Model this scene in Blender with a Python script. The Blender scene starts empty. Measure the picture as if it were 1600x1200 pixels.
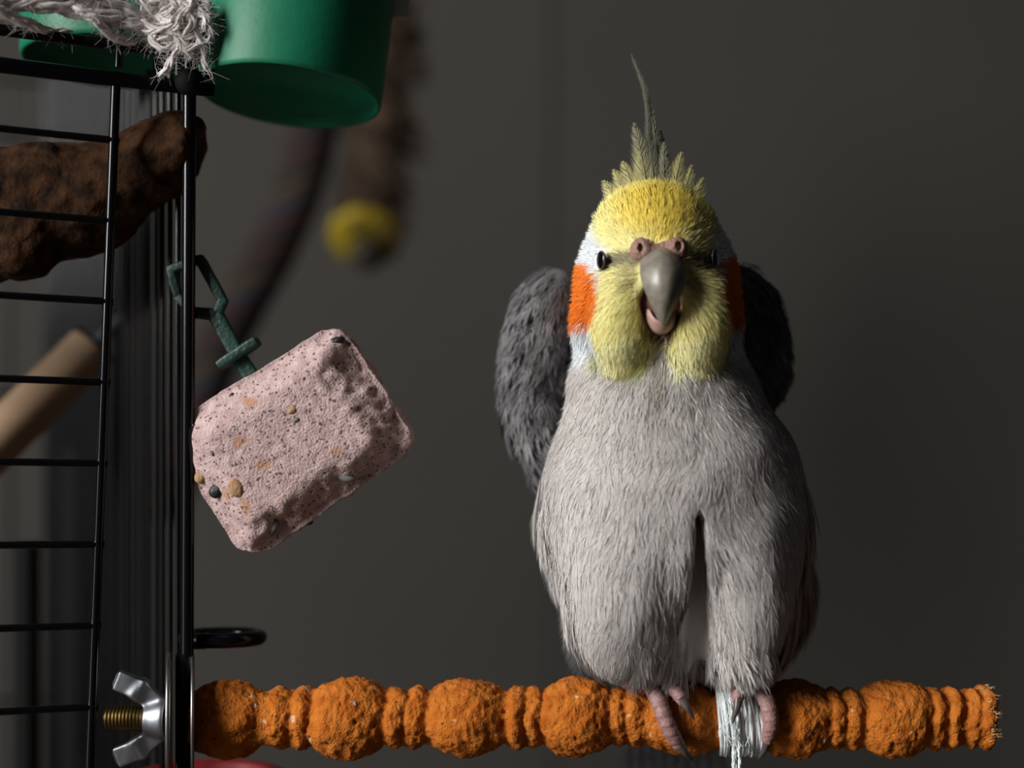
import bpy, math, random
import numpy as np
from mathutils import Vector, Matrix

rng = np.random.default_rng(7)
random.seed(7)
scene = bpy.context.scene
COL = scene.collection

# ------------------------------------------------------------------ units
S = 0.00018          # metres per photograph pixel in the plane of the perch
D = 0.40             # camera distance to that plane
ZC = 0.40            # camera height
def W(u, v, w=0.0):                      # pixel-sized working units -> world metres
    return Vector(((u - 800) * S, -w * S, ZC + (600 - v) * S))
def F(u, v, w):                          # centre a thing at depth w seen at (u, v): real position in the room
    k = (D - w * S) / D
    return Vector(((u - 800) * S * k, -w * S, ZC + (600 - v) * S * k))

# ------------------------------------------------------------------ camera
cam_d = bpy.data.cameras.new('camera')
cam = bpy.data.objects.new('camera', cam_d); COL.objects.link(cam)
cam.location = (0, -D, ZC); cam.rotation_euler = (math.pi / 2, 0, 0)
cam_d.sensor_width = 36; cam_d.lens = 36 * (D / S) / 1600
cam_d.clip_start = 0.01
cam_d.dof.use_dof = True; cam_d.dof.focus_distance = D - 0.009; cam_d.dof.aperture_fstop = 4.0
scene.camera = cam

# ------------------------------------------------------------------ world, window light, exposure
world = bpy.data.worlds.new('world'); scene.world = world; world.use_nodes = True
bg = world.node_tree.nodes['Background']; bg.inputs[0].default_value = (0.55, 0.6, 0.68, 1); bg.inputs[1].default_value = 0.032
ld = bpy.data.lights.new('window_left_offscreen', 'AREA'); ld.shape = 'RECTANGLE'; ld.size = 0.5; ld.size_y = 0.85
ld.energy = 38.0; ld.color = (1.0, 0.985, 0.965)
lo = bpy.data.objects.new('window_left_offscreen', ld); COL.objects.link(lo)
lo.location = (-1.16, -0.74, ZC + 0.54)
lo.rotation_euler = (Vector((0.35, -0.45, ZC + 0.1)) - lo.location).to_track_quat('-Z', 'Y').to_euler()
ld2 = ld.copy(); ld2.size_y = 0.56; ld2.energy = 2.2            # lower pane: looks out on darker ground than the sky above
lo2 = bpy.data.objects.new('window_left_lower_offscreen', ld2); COL.objects.link(lo2)
lo2.location = (-1.16, -0.74, ZC - 0.17); lo2.rotation_euler = (Vector((0.35, -0.45, ZC - 0.17)) - lo2.location).to_track_quat('-Z', 'Y').to_euler()
vs = scene.view_settings
vs.view_transform = 'Standard'; vs.look = 'None'; vs.gamma = 1.0; vs.use_curve_mapping = False
vs.exposure = 0.0

# ------------------------------------------------------------------ materials
def mat(name, col, rough=0.6, metal=0.0, col2=None, scale=40, bump=0.0, bscale=None, detail=6, spec=0.5,
        attr=None, sheen=0.0, bdist=0.001, c0=0.35, c1=0.65, sss=0.0, coat=0.0):
    m = bpy.data.materials.new(name); m.use_nodes = True
    nt = m.node_tree; b = nt.nodes['Principled BSDF']
    b.inputs['Base Color'].default_value = (*col, 1); b.inputs['Roughness'].default_value = rough
    b.inputs['Metallic'].default_value = metal; b.inputs['Specular IOR Level'].default_value = spec
    if coat: b.inputs['Coat Weight'].default_value = coat
    if sheen: b.inputs['Sheen Weight'].default_value = sheen
    if sss:
        b.inputs['Subsurface Weight'].default_value = sss; b.inputs['Subsurface Radius'].default_value = (0.002, 0.0008, 0.0005)
        b.inputs['Subsurface Scale'].default_value = 1.0
    tc = nt.nodes.new('ShaderNodeTexCoord')
    if attr:
        a = nt.nodes.new('ShaderNodeAttribute'); a.attribute_name = attr
        nt.links.new(a.outputs['Color'], b.inputs['Base Color'])
    elif col2 is not None:
        n = nt.nodes.new('ShaderNodeTexNoise'); n.inputs['Scale'].default_value = scale; n.inputs['Detail'].default_value = detail
        nt.links.new(tc.outputs['Object'], n.inputs['Vector'])
        r = nt.nodes.new('ShaderNodeValToRGB'); r.color_ramp.elements[0].position = c0; r.color_ramp.elements[1].position = c1
        r.color_ramp.elements[0].color = (*col, 1); r.color_ramp.elements[1].color = (*col2, 1)
        nt.links.new(n.outputs['Fac'], r.inputs['Fac']); nt.links.new(r.outputs['Color'], b.inputs['Base Color'])
    if bump:
        n2 = nt.nodes.new('ShaderNodeTexNoise'); n2.inputs['Scale'].default_value = bscale or scale; n2.inputs['Detail'].default_value = 8
        nt.links.new(tc.outputs['Object'], n2.inputs['Vector'])
        bp = nt.nodes.new('ShaderNodeBump'); bp.inputs['Strength'].default_value = bump; bp.inputs['Distance'].default_value = bdist
        nt.links.new(n2.outputs['Fac'], bp.inputs['Height']); nt.links.new(bp.outputs['Normal'], b.inputs['Normal'])
    return m

def speckle(m, scale, size, col, seed=0.0, jitter=True, thresh=None):
    """lay small spots of another colour over a material's base colour"""
    nt = m.node_tree; b = nt.nodes['Principled BSDF']
    tc = nt.nodes.new('ShaderNodeTexCoord'); mp = nt.nodes.new('ShaderNodeMapping'); mp.inputs['Location'].default_value = (seed, seed * 1.7, 0)
    nt.links.new(tc.outputs['Object'], mp.inputs['Vector'])
    v = nt.nodes.new('ShaderNodeTexVoronoi'); v.inputs['Scale'].default_value = scale
    nt.links.new(mp.outputs['Vector'], v.inputs['Vector'])
    n = nt.nodes.new('ShaderNodeTexNoise'); n.inputs['Scale'].default_value = scale * 2.2; nt.links.new(mp.outputs['Vector'], n.inputs['Vector'])
    ad = nt.nodes.new('ShaderNodeMath'); ad.operation = 'MULTIPLY_ADD'; ad.inputs[1].default_value = 0.5
    nt.links.new(n.outputs['Fac'], ad.inputs[0]); nt.links.new(v.outputs['Distance'], ad.inputs[2])
    r = nt.nodes.new('ShaderNodeMapRange'); r.inputs['From Min'].default_value = size; r.inputs['From Max'].default_value = size * 1.25
    r.inputs['To Min'].default_value = 1; r.inputs['To Max'].default_value = 0
    nt.links.new(ad.outputs[0], r.inputs['Value'])
    mx = nt.nodes.new('ShaderNodeMix'); mx.data_type = 'RGBA'
    src = b.inputs['Base Color'].links[0].from_socket if b.inputs['Base Color'].links else None
    if src: nt.links.new(src, mx.inputs['A'])
    else: mx.inputs['A'].default_value = b.inputs['Base Color'].default_value
    mx.inputs['B'].default_value = (*col, 1)
    nt.links.new(r.outputs['Result'], mx.inputs['Factor']); nt.links.new(mx.outputs['Result'], b.inputs['Base Color'])
    return m

M = {}
M['wall'] = mat('painted_wall', (0.053, 0.0485, 0.042), 0.9, col2=(0.060, 0.055, 0.048), scale=2.0, bump=0.15, bscale=180, bdist=0.0006)
M['floor'] = mat('dark_wood_floor', (0.05, 0.035, 0.025), 0.6, col2=(0.08, 0.055, 0.035), scale=9)
M['wire'] = mat('black_lacquered_wire', (0.003, 0.003, 0.004), 0.18, spec=0.30)
def feather_mat():
    m = bpy.data.materials.new('plumage'); m.use_nodes = True; nt = m.node_tree
    nt.nodes.remove(nt.nodes['Principled BSDF']); out = nt.nodes['Material Output']
    a = nt.nodes.new('ShaderNodeAttribute'); a.attribute_name = 'Col'
    d = nt.nodes.new('ShaderNodeBsdfDiffuse'); t = nt.nodes.new('ShaderNodeBsdfTranslucent'); g = nt.nodes.new('ShaderNodeBsdfGlossy')
    g.inputs['Roughness'].default_value = 0.55
    for n in (d, t): nt.links.new(a.outputs['Color'], n.inputs['Color'])
    m1 = nt.nodes.new('ShaderNodeMixShader'); m1.inputs[0].default_value = 0.25; m2 = nt.nodes.new('ShaderNodeMixShader'); m2.inputs[0].default_value = 0.025
    nt.links.new(d.outputs[0], m1.inputs[1]); nt.links.new(t.outputs[0], m1.inputs[2]); nt.links.new(m1.outputs[0], m2.inputs[1]); nt.links.new(g.outputs[0], m2.inputs[2])
    nt.links.new(m2.outputs[0], out.inputs['Surface']); return m
M['plumage'] = feather_mat()
M['skin'] = mat('down', (0.4, 0.4, 0.4), 0.95, attr='Col', spec=0.05)
M['beak'] = mat('beak_horn', (0.16, 0.145, 0.115), 0.34, col2=(0.22, 0.20, 0.165), scale=500, bump=0.12, bscale=900, bdist=0.0003)
M['cere'] = mat('cere_skin', (0.30, 0.145, 0.10), 0.65, col2=(0.24, 0.15, 0.12), scale=700, bump=0.9, bscale=1500, bdist=0.0004)
M['mandible'] = mat('lower_beak', (0.34, 0.20, 0.17), 0.45, col2=(0.42, 0.27, 0.22), scale=400)
M['mouth'] = mat('mouth_inside', (0.22, 0.085, 0.07), 0.6)
M['nostril'] = mat('nostril', (0.22, 0.10, 0.075), 0.8)
M['eye'] = mat('eye', (0.003, 0.002, 0.002), 0.12, spec=0.35)
M['lid'] = mat('eyelid', (0.04, 0.034, 0.028), 0.7, bump=0.4, bscale=1800, bdist=0.0003)
M['toe'] = mat('toe_skin', (0.24, 0.115, 0.11), 0.5, col2=(0.31, 0.18, 0.165), scale=900, bump=0.5, bscale=2200, bdist=0.0004)
M['claw'] = mat('claw_horn', (0.05, 0.036, 0.034), 0.35, col2=(0.10, 0.075, 0.07), scale=300)
M['orange'] = mat('orange_mineral_coat', (0.37, 0.092, 0.008), 0.95, col2=(0.50, 0.155, 0.020), scale=230, bump=0.9, bscale=1400, bdist=0.0007, spec=0.2)
speckle(M['orange'], 160, 0.30, (0.55, 0.36, 0.24), 3.0)
speckle(M['orange'], 330, 0.285, (0.14, 0.035, 0.006), 9.0)
M['orange_end'] = mat('worn_wood_end', (0.55, 0.30, 0.10), 0.9, col2=(0.7, 0.5, 0.3), scale=300, bump=0.8, bscale=900)
M['pink'] = mat('pink_mineral', (0.41, 0.280, 0.268), 0.95, col2=(0.55, 0.41, 0.395), scale=330, bump=0.9, bscale=1500, bdist=0.0006, spec=0.15)
speckle(M['pink'], 75, 0.36, (0.42, 0.24, 0.16), 1.3)
speckle(M['pink'], 620, 0.43, (0.18, 0.10, 0.095), 5.3)  # dark grains, and small pores whose shade is put into the colour
speckle(M['pink'], 300, 0.31, (0.10, 0.06, 0.06), 2.2)
M['pebble_black'] = mat('black_pebble', (0.008, 0.008, 0.009), 0.5, bump=0.4, bscale=700)
M['pebble_tan'] = mat('tan_pebble', (0.30, 0.16, 0.075), 0.8, col2=(0.40, 0.25, 0.14), scale=500, bump=0.6, bscale=900)
M['pebble_grey'] = mat('grey_pebble', (0.10, 0.095, 0.09), 0.7, col2=(0.17, 0.16, 0.15), scale=500)
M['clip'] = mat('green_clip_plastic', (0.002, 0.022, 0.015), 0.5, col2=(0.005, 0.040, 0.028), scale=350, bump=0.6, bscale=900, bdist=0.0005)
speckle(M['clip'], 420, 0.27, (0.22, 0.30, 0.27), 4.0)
M['cup'] = mat('green_cup_plastic', (0.002, 0.125, 0.060), 0.5, spec=0.35, col2=(0.003, 0.140, 0.068), scale=60, bump=0.08, bscale=400)
M['cup_white'] = mat('white_plastic', (0.5, 0.5, 0.5), 0.5)
M['cotton'] = mat('cotton_yarn', (0.52, 0.47, 0.45), 0.95, col2=(0.70, 0.66, 0.65), scale=500, spec=0.1, bump=0.5, bscale=2500, bdist=0.0003)
M['string'] = mat('white_string', (0.60, 0.66, 0.66), 0.85, col2=(0.80, 0.84, 0.84), scale=900, spec=0.2)
M['bark'] = mat('brown_branch_wood', (0.012, 0.006, 0.003), 0.85, col2=(0.085, 0.036, 0.014), scale=210, detail=9, bump=0.9, bscale=260, bdist=0.0015, c0=0.36, c1=0.85, spec=0.10)
M['bark_cut'] = mat('branch_cut_end', (0.09, 0.045, 0.022), 0.8, col2=(0.14, 0.07, 0.035), scale=150)
M['dowel'] = mat('tan_dowel_wood', (0.30, 0.19, 0.11), 0.7, col2=(0.36, 0.24, 0.15), scale=60)
M['steel'] = mat('zinc_steel', (0.27, 0.285, 0.31), 0.42, metal=1.0, bump=0.15, bscale=500, bdist=0.0004)
speckle(M['steel'], 330, 0.25, (0.12, 0.12, 0.13), 2.0)
M['washer'] = mat('dull_steel_washer', (0.30, 0.29, 0.28), 0.38, metal=1.0)
M['brass'] = mat('brass_thread', (0.14, 0.09, 0.03), 0.4, metal=1.0)
M['red'] = mat('red_plastic', (0.20, 0.003, 0.004), 0.6, bump=0.1, bscale=300)
M['blackplastic'] = mat('black_plastic', (0.003, 0.003, 0.003), 0.75, spec=0.15)
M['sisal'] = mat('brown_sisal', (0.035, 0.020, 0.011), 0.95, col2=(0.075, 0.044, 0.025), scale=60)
M['yellow'] = mat('yellow_disc', (0.32, 0.23, 0.004), 0.6)
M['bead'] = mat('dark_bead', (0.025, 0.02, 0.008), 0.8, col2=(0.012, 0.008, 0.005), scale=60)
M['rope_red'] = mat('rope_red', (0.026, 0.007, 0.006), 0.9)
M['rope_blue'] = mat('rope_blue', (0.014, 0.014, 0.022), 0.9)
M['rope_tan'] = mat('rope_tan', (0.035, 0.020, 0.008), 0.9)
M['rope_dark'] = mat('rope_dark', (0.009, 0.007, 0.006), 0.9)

# ------------------------------------------------------------------ mesh helpers
def mesh_np(name, verts, tris=None, quads=None, smooth=True, cols=None, fix=False):
    verts = np.asarray(verts, dtype=np.float32)
    me = bpy.data.meshes.new(name)
    parts = []
    if quads is not None and len(quads): parts.append(np.asarray(quads, dtype=np.int32))
    if tris is not None and len(tris): parts.append(np.asarray(tris, dtype=np.int32))
    if fix:                                  # make a closed surface face outwards
        vol = 0.0
        for p in parts:
            a = verts[p[:, 0]].astype(np.float64)
            for i in range(1, p.shape[1] - 1):
                vol += np.einsum('ij,ij->i', a, np.cross(verts[p[:, i]], verts[p[:, i + 1]])).sum()
        if vol < 0: parts = [p[:, ::-1] for p in parts]
    me.vertices.add(len(verts)); me.vertices.foreach_set('co', verts.ravel())
    loops = np.concatenate([p.ravel() for p in parts]); sizes = np.concatenate([np.full(len(p), p.shape[1], dtype=np.int32) for p in parts])
    starts = np.concatenate([[0], np.cumsum(sizes)[:-1]]).astype(np.int32)
    me.loops.add(len(loops)); me.loops.foreach_set('vertex_index', loops)
    me.polygons.add(len(sizes)); me.polygons.foreach_set('loop_start', starts)
    me.polygons.foreach_set('use_smooth', np.full(len(sizes), smooth))
    me.update(calc_edges=True)
    if cols is not None:
        a = me.attributes.new('Col', 'FLOAT_COLOR', 'POINT')
        c = np.ones((len(verts), 4), dtype=np.float32); c[:, :3] = cols
        a.data.foreach_set('color', c.ravel())
    return me

def obj(name, me, material, parent=None):
    o = bpy.data.objects.new(name, me); COL.objects.link(o)
    if material is not None and len(me.materials) == 0: me.materials.append(material)
    if parent is not None: o.parent = parent
    return o
def thing(name, label, cat, loc, group=None):
    o = bpy.data.objects.new(name, None); COL.objects.link(o); o.location = loc
    o.empty_display_size = 0.01; o['label'] = label; o['category'] = cat
    if group: o['group'] = group
    return o
def tag(o, label, cat, group=None):
    o['label'] = label; o['category'] = cat
    if group: o['group'] = group
    return o

class MB:
    """collects vertices and faces of one part"""
    def __init__(self): self.v = []; self.q = []; self.t = []; self.n = 0
    def add(self, v, q=None, t=None):
        v = np.asarray(v, dtype=np.float32); self.v.append(v)
        if q is not None and len(q): self.q.append(np.asarray(q, dtype=np.int32) + self.n)
        if t is not None and len(t): self.t.append(np.asarray(t, dtype=np.int32) + self.n)
        self.n += len(v); return self
    def mesh(self, name, smooth=True, fix=False):
        return mesh_np(name, np.concatenate(self.v), np.concatenate(self.t) if self.t else None,
                       np.concatenate(self.q) if self.q else None, smooth, None, fix)

def catmull(pts, n):
    p = np.asarray(pts, dtype=np.float64)
    p = np.vstack([2 * p[0] - p[1], p, 2 * p[-1] - p[-2]])
    m = len(p) - 3; t = np.linspace(0, m, n); i = np.minimum(t.astype(int), m - 1); f = (t - i)[:, None]
    a, b, c, d = p[i], p[i + 1], p[i + 2], p[i + 3]
    return 0.5 * (2 * b + (c - a) * f + (2 * a - 5 * b + 4 * c - d) * f ** 2 + (3 * b - a - 3 * c + d) * f ** 3)

def sweep(pts, rad, n=8, caps=True, flat=1.0, up=None):
    """tube along points; returns verts, quads, tris"""
    p = np.asarray(pts, dtype=np.float64); k = len(p)
    r = np.broadcast_to(np.asarray(rad, dtype=np.float64), (k,))
    t = np.gradient(p, axis=0); t /= np.linalg.norm(t, axis=1)[:, None] + 1e-12
    x = np.array(up, dtype=np.float64) if up is not None else (np.array([0, 0, 1.0]) if abs(t[0, 2]) < 0.8 else np.array([1.0, 0, 0]))
    X = np.zeros_like(p); Y = np.zeros_like(p)
    for i in range(k):
        x = x - t[i] * (x @ t[i]); x /= np.linalg.norm(x) + 1e-12; X[i] = x; Y[i] = np.cross(t[i], x)
    a = np.linspace(0, 2 * np.pi, n, endpoint=False)
    v = p[:, None, :] + r[:, None, None] * (np.cos(a)[None, :, None] * X[:, None, :] * flat + np.sin(a)[None, :, None] * Y[:, None, :])
    v = v.reshape(-1, 3)
    i, j = np.meshgrid(np.arange(k - 1), np.arange(n), indexing='ij')
    q = np.stack([i * n + j, i * n + (j + 1) % n, (i + 1) * n + (j + 1) % n, (i + 1) * n + j], -1).reshape(-1, 4)
    tr = []
    if caps:
        v = np.vstack([v, v[:n], v[(k - 1) * n:k * n], p[0], p[-1]]); c0 = k * n + 2 * n; c1 = c0 + 1; r0, r1 = k * n, k * n + n
        for j in range(n):
            tr.append((c0, r0 + (j + 1) % n, r0 + j)); tr.append((c1, r1 + j, r1 + (j + 1) % n))
    return v, q, tr

def tube_mesh(name, pts, rad, n=8, **kw):
    v, q, t = sweep(pts, rad, n, **kw); return mesh_np(name, v, t, q, fix=True)

def lathe(profile, axis='x', n=48):
    """profile: list of (along, radius); closed with caps"""
    pr = np.asarray(profile, dtype=np.float64); k = len(pr); a = np.linspace(0, 2 * np.pi, n, endpoint=False)
    v = np.zeros((k, n, 3))
    c, s = np.cos(a), np.sin(a)
    ax = 'xyz'.index(axis); o1, o2 = [(1, 2), (2, 0), (0, 1)][ax]
    v[:, :, ax] = pr[:, 0:1]; v[:, :, o1] = pr[:, 1:2] * c; v[:, :, o2] = pr[:, 1:2] * s
    i, j = np.meshgrid(np.arange(k - 1), np.arange(n), indexing='ij')
    q = np.stack([i * n + j, i * n + (j + 1) % n, (i + 1) * n + (j + 1) % n, (i + 1) * n + j], -1).reshape(-1, 4)
    v = v.reshape(-1, 3); e = np.zeros((2, 3)); e[0, ax] = pr[0, 0]; e[1, ax] = pr[-1, 0]
    v = np.vstack([v, e]); t = []
    for j in range(n):
        t.append((k * n, (j + 1) % n, j)); t.append((k * n + 1, (k - 1) * n + j, (k - 1) * n + (j + 1) % n))
    return v, q, t

def ellipsoid(c, r, nu=24, nv=16, rot=None):
    th = np.linspace(0, np.pi, nv + 1)[1:-1]; ph = np.linspace(0, 2 * np.pi, nu, endpoint=False)
    v = np.stack([np.sin(th)[:, None] * np.cos(ph), np.sin(th)[:, None] * np.sin(ph), np.cos(th)[:, None] * np.ones(nu)], -1).reshape(-1, 3)
    v = np.vstack([v, [0, 0, 1], [0, 0, -1]]) * np.asarray(r)
    if rot is not None: v = v @ np.asarray(rot).T
    k = nv - 1
    i, j = np.meshgrid(np.arange(k - 1), np.arange(nu), indexing='ij')
    q = np.stack([i * nu + j, (i + 1) * nu + j, (i + 1) * nu + (j + 1) % nu, i * nu + (j + 1) % nu], -1).reshape(-1, 4)
    t = []
    for j in range(nu):
        t.append((k * nu, j, (j + 1) % nu)); t.append((k * nu + 1, (k - 1) * nu + (j + 1) % nu, (k - 1) * nu + j))
    return v + np.asarray(c), q, t

def rounded_box(sx, sy, sz, r, n=4):
    """box with rounded edges, n segments per side patch"""
    g = np.linspace(-1, 1, 2 * n + 2); V = []; Q = []; off = 0
    for ax in range(3):
        for sg in (-1, 1):
            a, b = np.meshgrid(g, g, indexing='ij'); p = np.zeros(a.shape + (3,)); p[..., ax] = sg; p[..., (ax + 1) % 3] = a; p[..., (ax + 2) % 3] = b
            V.append(p.reshape(-1, 3)); m = len(g)
            i, j = np.meshgrid(np.arange(m - 1), np.arange(m - 1), indexing='ij')
            q = np.stack([i * m + j, (i + 1) * m + j, (i + 1) * m + j + 1, i * m + j + 1], -1).reshape(-1, 4)
            if sg < 0: q = q[:, ::-1]
            Q.append(q + off); off += m * m
    V = np.concatenate(V); Q = np.concatenate(Q)
    h = np.array([sx, sy, sz]) / 2; inner = h - r
    P = V * h; c = np.clip(P, -inner, inner); d = P - c; L = np.linalg.norm(d, axis=1)[:, None]
    P = np.where(L > 1e-9, c + d / np.maximum(L, 1e-9) * r, P)
    return P, Q, None

# value noise ---------------------------------------------------------------
def _hash(i, j, k):
    h = (i * 374761393 + j * 668265263 + k * 2147483647 + 1274126177) & 0xffffffff
    h = ((h ^ (h >> 13)) * 1274126177) & 0xffffffff
    return ((h ^ (h >> 16)) & 0xffff) / 65535.0
def noise(p, scale=1.0, seed=0):
    p = np.asarray(p, dtype=np.float64) * scale + seed * 17.31
    i = np.floor(p).astype(np.int64); f = p - i; f = f * f * (3 - 2 * f); r = 0
    for dx in (0, 1):
        for dy in (0, 1):
            for dz in (0, 1):
                w = (f[:, 0] if dx else 1 - f[:, 0]) * (f[:, 1] if dy else 1 - f[:, 1]) * (f[:, 2] if dz else 1 - f[:, 2])
                r = r + w * _hash(i[:, 0] + dx, i[:, 1] + dy, i[:, 2] + dz)
    return r * 2 - 1
def fbm(p, scale, oct=4, seed=0):
    r = 0; a = 1.0
    for o in range(oct): r = r + a * noise(p, scale * 2 ** o, seed + o); a *= 0.5
    return r
def sstep(a, b, x): t = np.clip((x - a) / (b - a), 0, 1); return t * t * (3 - 2 * t)

# signed distance fields ------------------------------------------------------
def sd_ell(p, c, r):
    q = (p - np.asarray(c, dtype=p.dtype)); r = np.asarray(r, dtype=p.dtype)
    k0 = np.sqrt(((q / r) ** 2).sum(-1)); k1 = np.sqrt(((q / r ** 2) ** 2).sum(-1)) + 1e-9
    return k0 * (k0 - 1) / k1
def sd_cap(p, a, b, ra, rb):
    a = np.asarray(a, dtype=p.dtype); b = np.asarray(b, dtype=p.dtype); ba = b - a
    h = np.clip(((p - a) @ ba) / (ba @ ba), 0, 1)
    return np.sqrt(((p - a - h[..., None] * ba) ** 2).sum(-1)) - (ra + (rb - ra) * h)
def smin(a, b, k):
    h = np.maximum(k - np.abs(a - b), 0) / k; return np.minimum(a, b) - h * h * k * 0.25
def smax(a, b, k): return -smin(-a, -b, k)

def surface_net(fn, lo, hi, h):
    lo = np.asarray(lo, float); n = np.ceil((np.asarray(hi) - lo) / h).astype(int) + 1
    gx, gy, gz = [lo[i] + h * np.arange(n[i]) for i in range(3)]
    P = np.stack(np.meshgrid(gx, gy, gz, indexing='ij'), -1).astype(np.float32)
    f = fn(P.reshape(-1, 3)).reshape(n)
    c = np.stack([f[dx:n[0] - 1 + dx, dy:n[1] - 1 + dy, dz:n[2] - 1 + dz] for dx in (0, 1) for dy in (0, 1) for dz in (0, 1)], -1)
    act = (c.min(-1) < 0) & (c.max(-1) >= 0)
    idx = -np.ones(act.shape, dtype=np.int64); ai = np.argwhere(act); idx[act] = np.arange(len(ai)); ca = c[act]
    offs = np.array([(x, y, z) for x in (0, 1) for y in (0, 1) for z in (0, 1)], float)
    sm = np.zeros((len(ai), 3)); cnt = np.zeros(len(ai))
    for a in range(8):
        for b in range(a + 1, 8):
            if abs(offs[a] - offs[b]).sum() != 1: continue
            fa, fb = ca[:, a], ca[:, b]; m = (fa < 0) != (fb < 0)
            t = np.where(m, fa / np.where(m, fa - fb, 1), 0)
            sm += m[:, None] * (offs[a] + (offs[b] - offs[a]) * t[:, None]); cnt += m
    V = lo + h * (ai + sm / cnt[:, None]); Q = []
    for ax in range(3):
        o1, o2 = (ax + 1) % 3, (ax + 2) % 3
        sl0 = [slice(0, n[i] - 1) if i == ax else slice(1, n[i] - 1) for i in range(3)]
        sl1 = list(sl0); sl1[ax] = slice(1, n[ax])
        f0 = f[tuple(sl0)]; f1 = f[tuple(sl1)]; m = (f0 < 0) != (f1 < 0)
        g = np.argwhere(m); base = g.copy()
        for o in (o1, o2): base[:, o] += 1
        def at(d1, d2):
            b = base.copy(); b[:, o1] -= d1; b[:, o2] -= d2; return idx[b[:, 0], b[:, 1], b[:, 2]]
        q = np.stack([at(1, 1), at(0, 1), at(0, 0), at(1, 0)], -1)
        neg = (f0[m] >= 0); q[neg] = q[neg][:, ::-1]; Q.append(q)
    return V, np.concatenate(Q)

def grad(fn, p, e=1.0):
    g = np.stack([fn(p + d) - fn(p - d) for d in np.eye(3, dtype=np.float32) * e], -1)
    return g / (np.linalg.norm(g, axis=1)[:, None] + 1e-9)

def strips(pts, side, wid, cols):
    """ribbons: pts (N,K,3), side (N,3) width direction, wid (N,K), cols (N,K,3); last station closes to a point"""
    N, K, _ = pts.shape
    L = pts[:, :-1] - side[:, None] * wid[:, :-1, None] * 0.5; R = pts[:, :-1] + side[:, None] * wid[:, :-1, None] * 0.5
    v = np.concatenate([np.stack([L, R], 2).reshape(N, -1, 3), pts[:, -1:]], 1); per = 2 * (K - 1) + 1
    c = np.concatenate([np.repeat(cols[:, :-1], 2, axis=1), cols[:, -1:]], 1)
    b = (np.arange(N) * per)[:, None]
    q = np.concatenate([np.stack([b + 2 * i, b + 2 * i + 1, b + 2 * i + 3, b + 2 * i + 2], -1).reshape(-1, 4) for i in range(K - 2)]) if K > 2 else None
    t = np.concatenate([b + 2 * (K - 2), b + 2 * (K - 2) + 1, b + per - 1], 1)
    return v.reshape(-1, 3), q, t, c.reshape(-1, 3)

# ================================================================== STRUCTURE
WALL_Y = 0.85
def slab(name, x0, x1, y0, y1, z0, z1, m):
    P, Q, _ = rounded_box(x1 - x0, y1 - y0, z1 - z0, 0.002, 1)
    o = obj(name, mesh_np(name, P, None, Q, False), m); o.location = ((x0 + x1) / 2, (y0 + y1) / 2, (z0 + z1) / 2)
    o['kind'] = 'structure'; return o
slab('wall_back', -1.6, F(862, 0, -WALL_Y / S).x - 0.0008, WALL_Y, WALL_Y + 0.05, -0.01, 2.0, M['wall'])
slab('wall_back', F(862, 0, -WALL_Y / S).x + 0.0008, 1.6, WALL_Y + 0.0012, WALL_Y + 0.0512, -0.01, 2.0, M['wall'])
slab('floor', -1.6, 1.6, -1.2, WALL_Y, -0.05, 0.0, M['floor'])

# ================================================================== BIRD CAGE
TH = math.radians(24)
CU, CW = 291.0, 0.0
def cageP(a, b, v):          # a: along the side panel away from the camera, b: along the front panel to the left (working units)
    return W(CU - math.sin(TH) * a - math.cos(TH) * b, v, CW - math.cos(TH) * a + math.sin(TH) * b)
cage = thing('bird_cage', 'black wire bird cage with an open barred front', 'cage', cageP(0, 0, 600 + ZC / S))
CO = cage.location
VBOT = 600 + ZC / S - 2; VTOP = -260
def rod(name, p, q, r, parent, mm=None, n=12, seg=2, off=None):
    p = np.array(p) - np.array(off if off is not None else CO); q = np.array(q) - np.array(off if off is not None else CO)
    pts = p + (q - p) * np.linspace(0, 1, seg)[:, None]
    return obj(name, tube_mesh(name, pts, r * S, n), mm or M['wire'], parent)
rod('corner_post', cageP(0, 0, VBOT) + Vector((-0.0012, 0, 0)), cageP(0, 0, VTOP) + Vector((0.0012, 0, 0)), 10.5, cage, n=20)
NS = 30
b0 = rod('bar', cageP(66, 0, VBOT), cageP(66, 0, VTOP), 5.2, cage)
for i in range(2, NS):
    o = b0.copy(); COL.objects.link(o); o.parent = cage
    d = cageP(66 * i, 0, 0) - cageP(66, 0, 0); o.location = d + Vector((random.uniform(-1, 1) * 0.0002, 0, 0))
AD = 66 * NS; BW = 1900
for a, b in ((AD, 0), (AD, BW), (0, BW)):
    rod('corner_post', cageP(a, b, VBOT), cageP(a, b, VTOP), 13, cage)
for v in (-240, 640, 1500, 2700):            # horizontal rails of the side and back panels
    if v not in (640,):
        rod('side_rail', cageP(0, 0, v), cageP(AD, 0, v), 6, cage)
    rod('back_rail', cageP(AD, 0, v - 10), cageP(AD, BW, v - 10), 7, cage)
for i in range(1, 19):
    rod('bar', cageP(AD, i * 100, VBOT), cageP(AD, i * 100, VTOP), 5.2, cage)
rod('back_rail', cageP(AD, 0, -95), cageP(AD, BW, -95), 9, cage)
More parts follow.
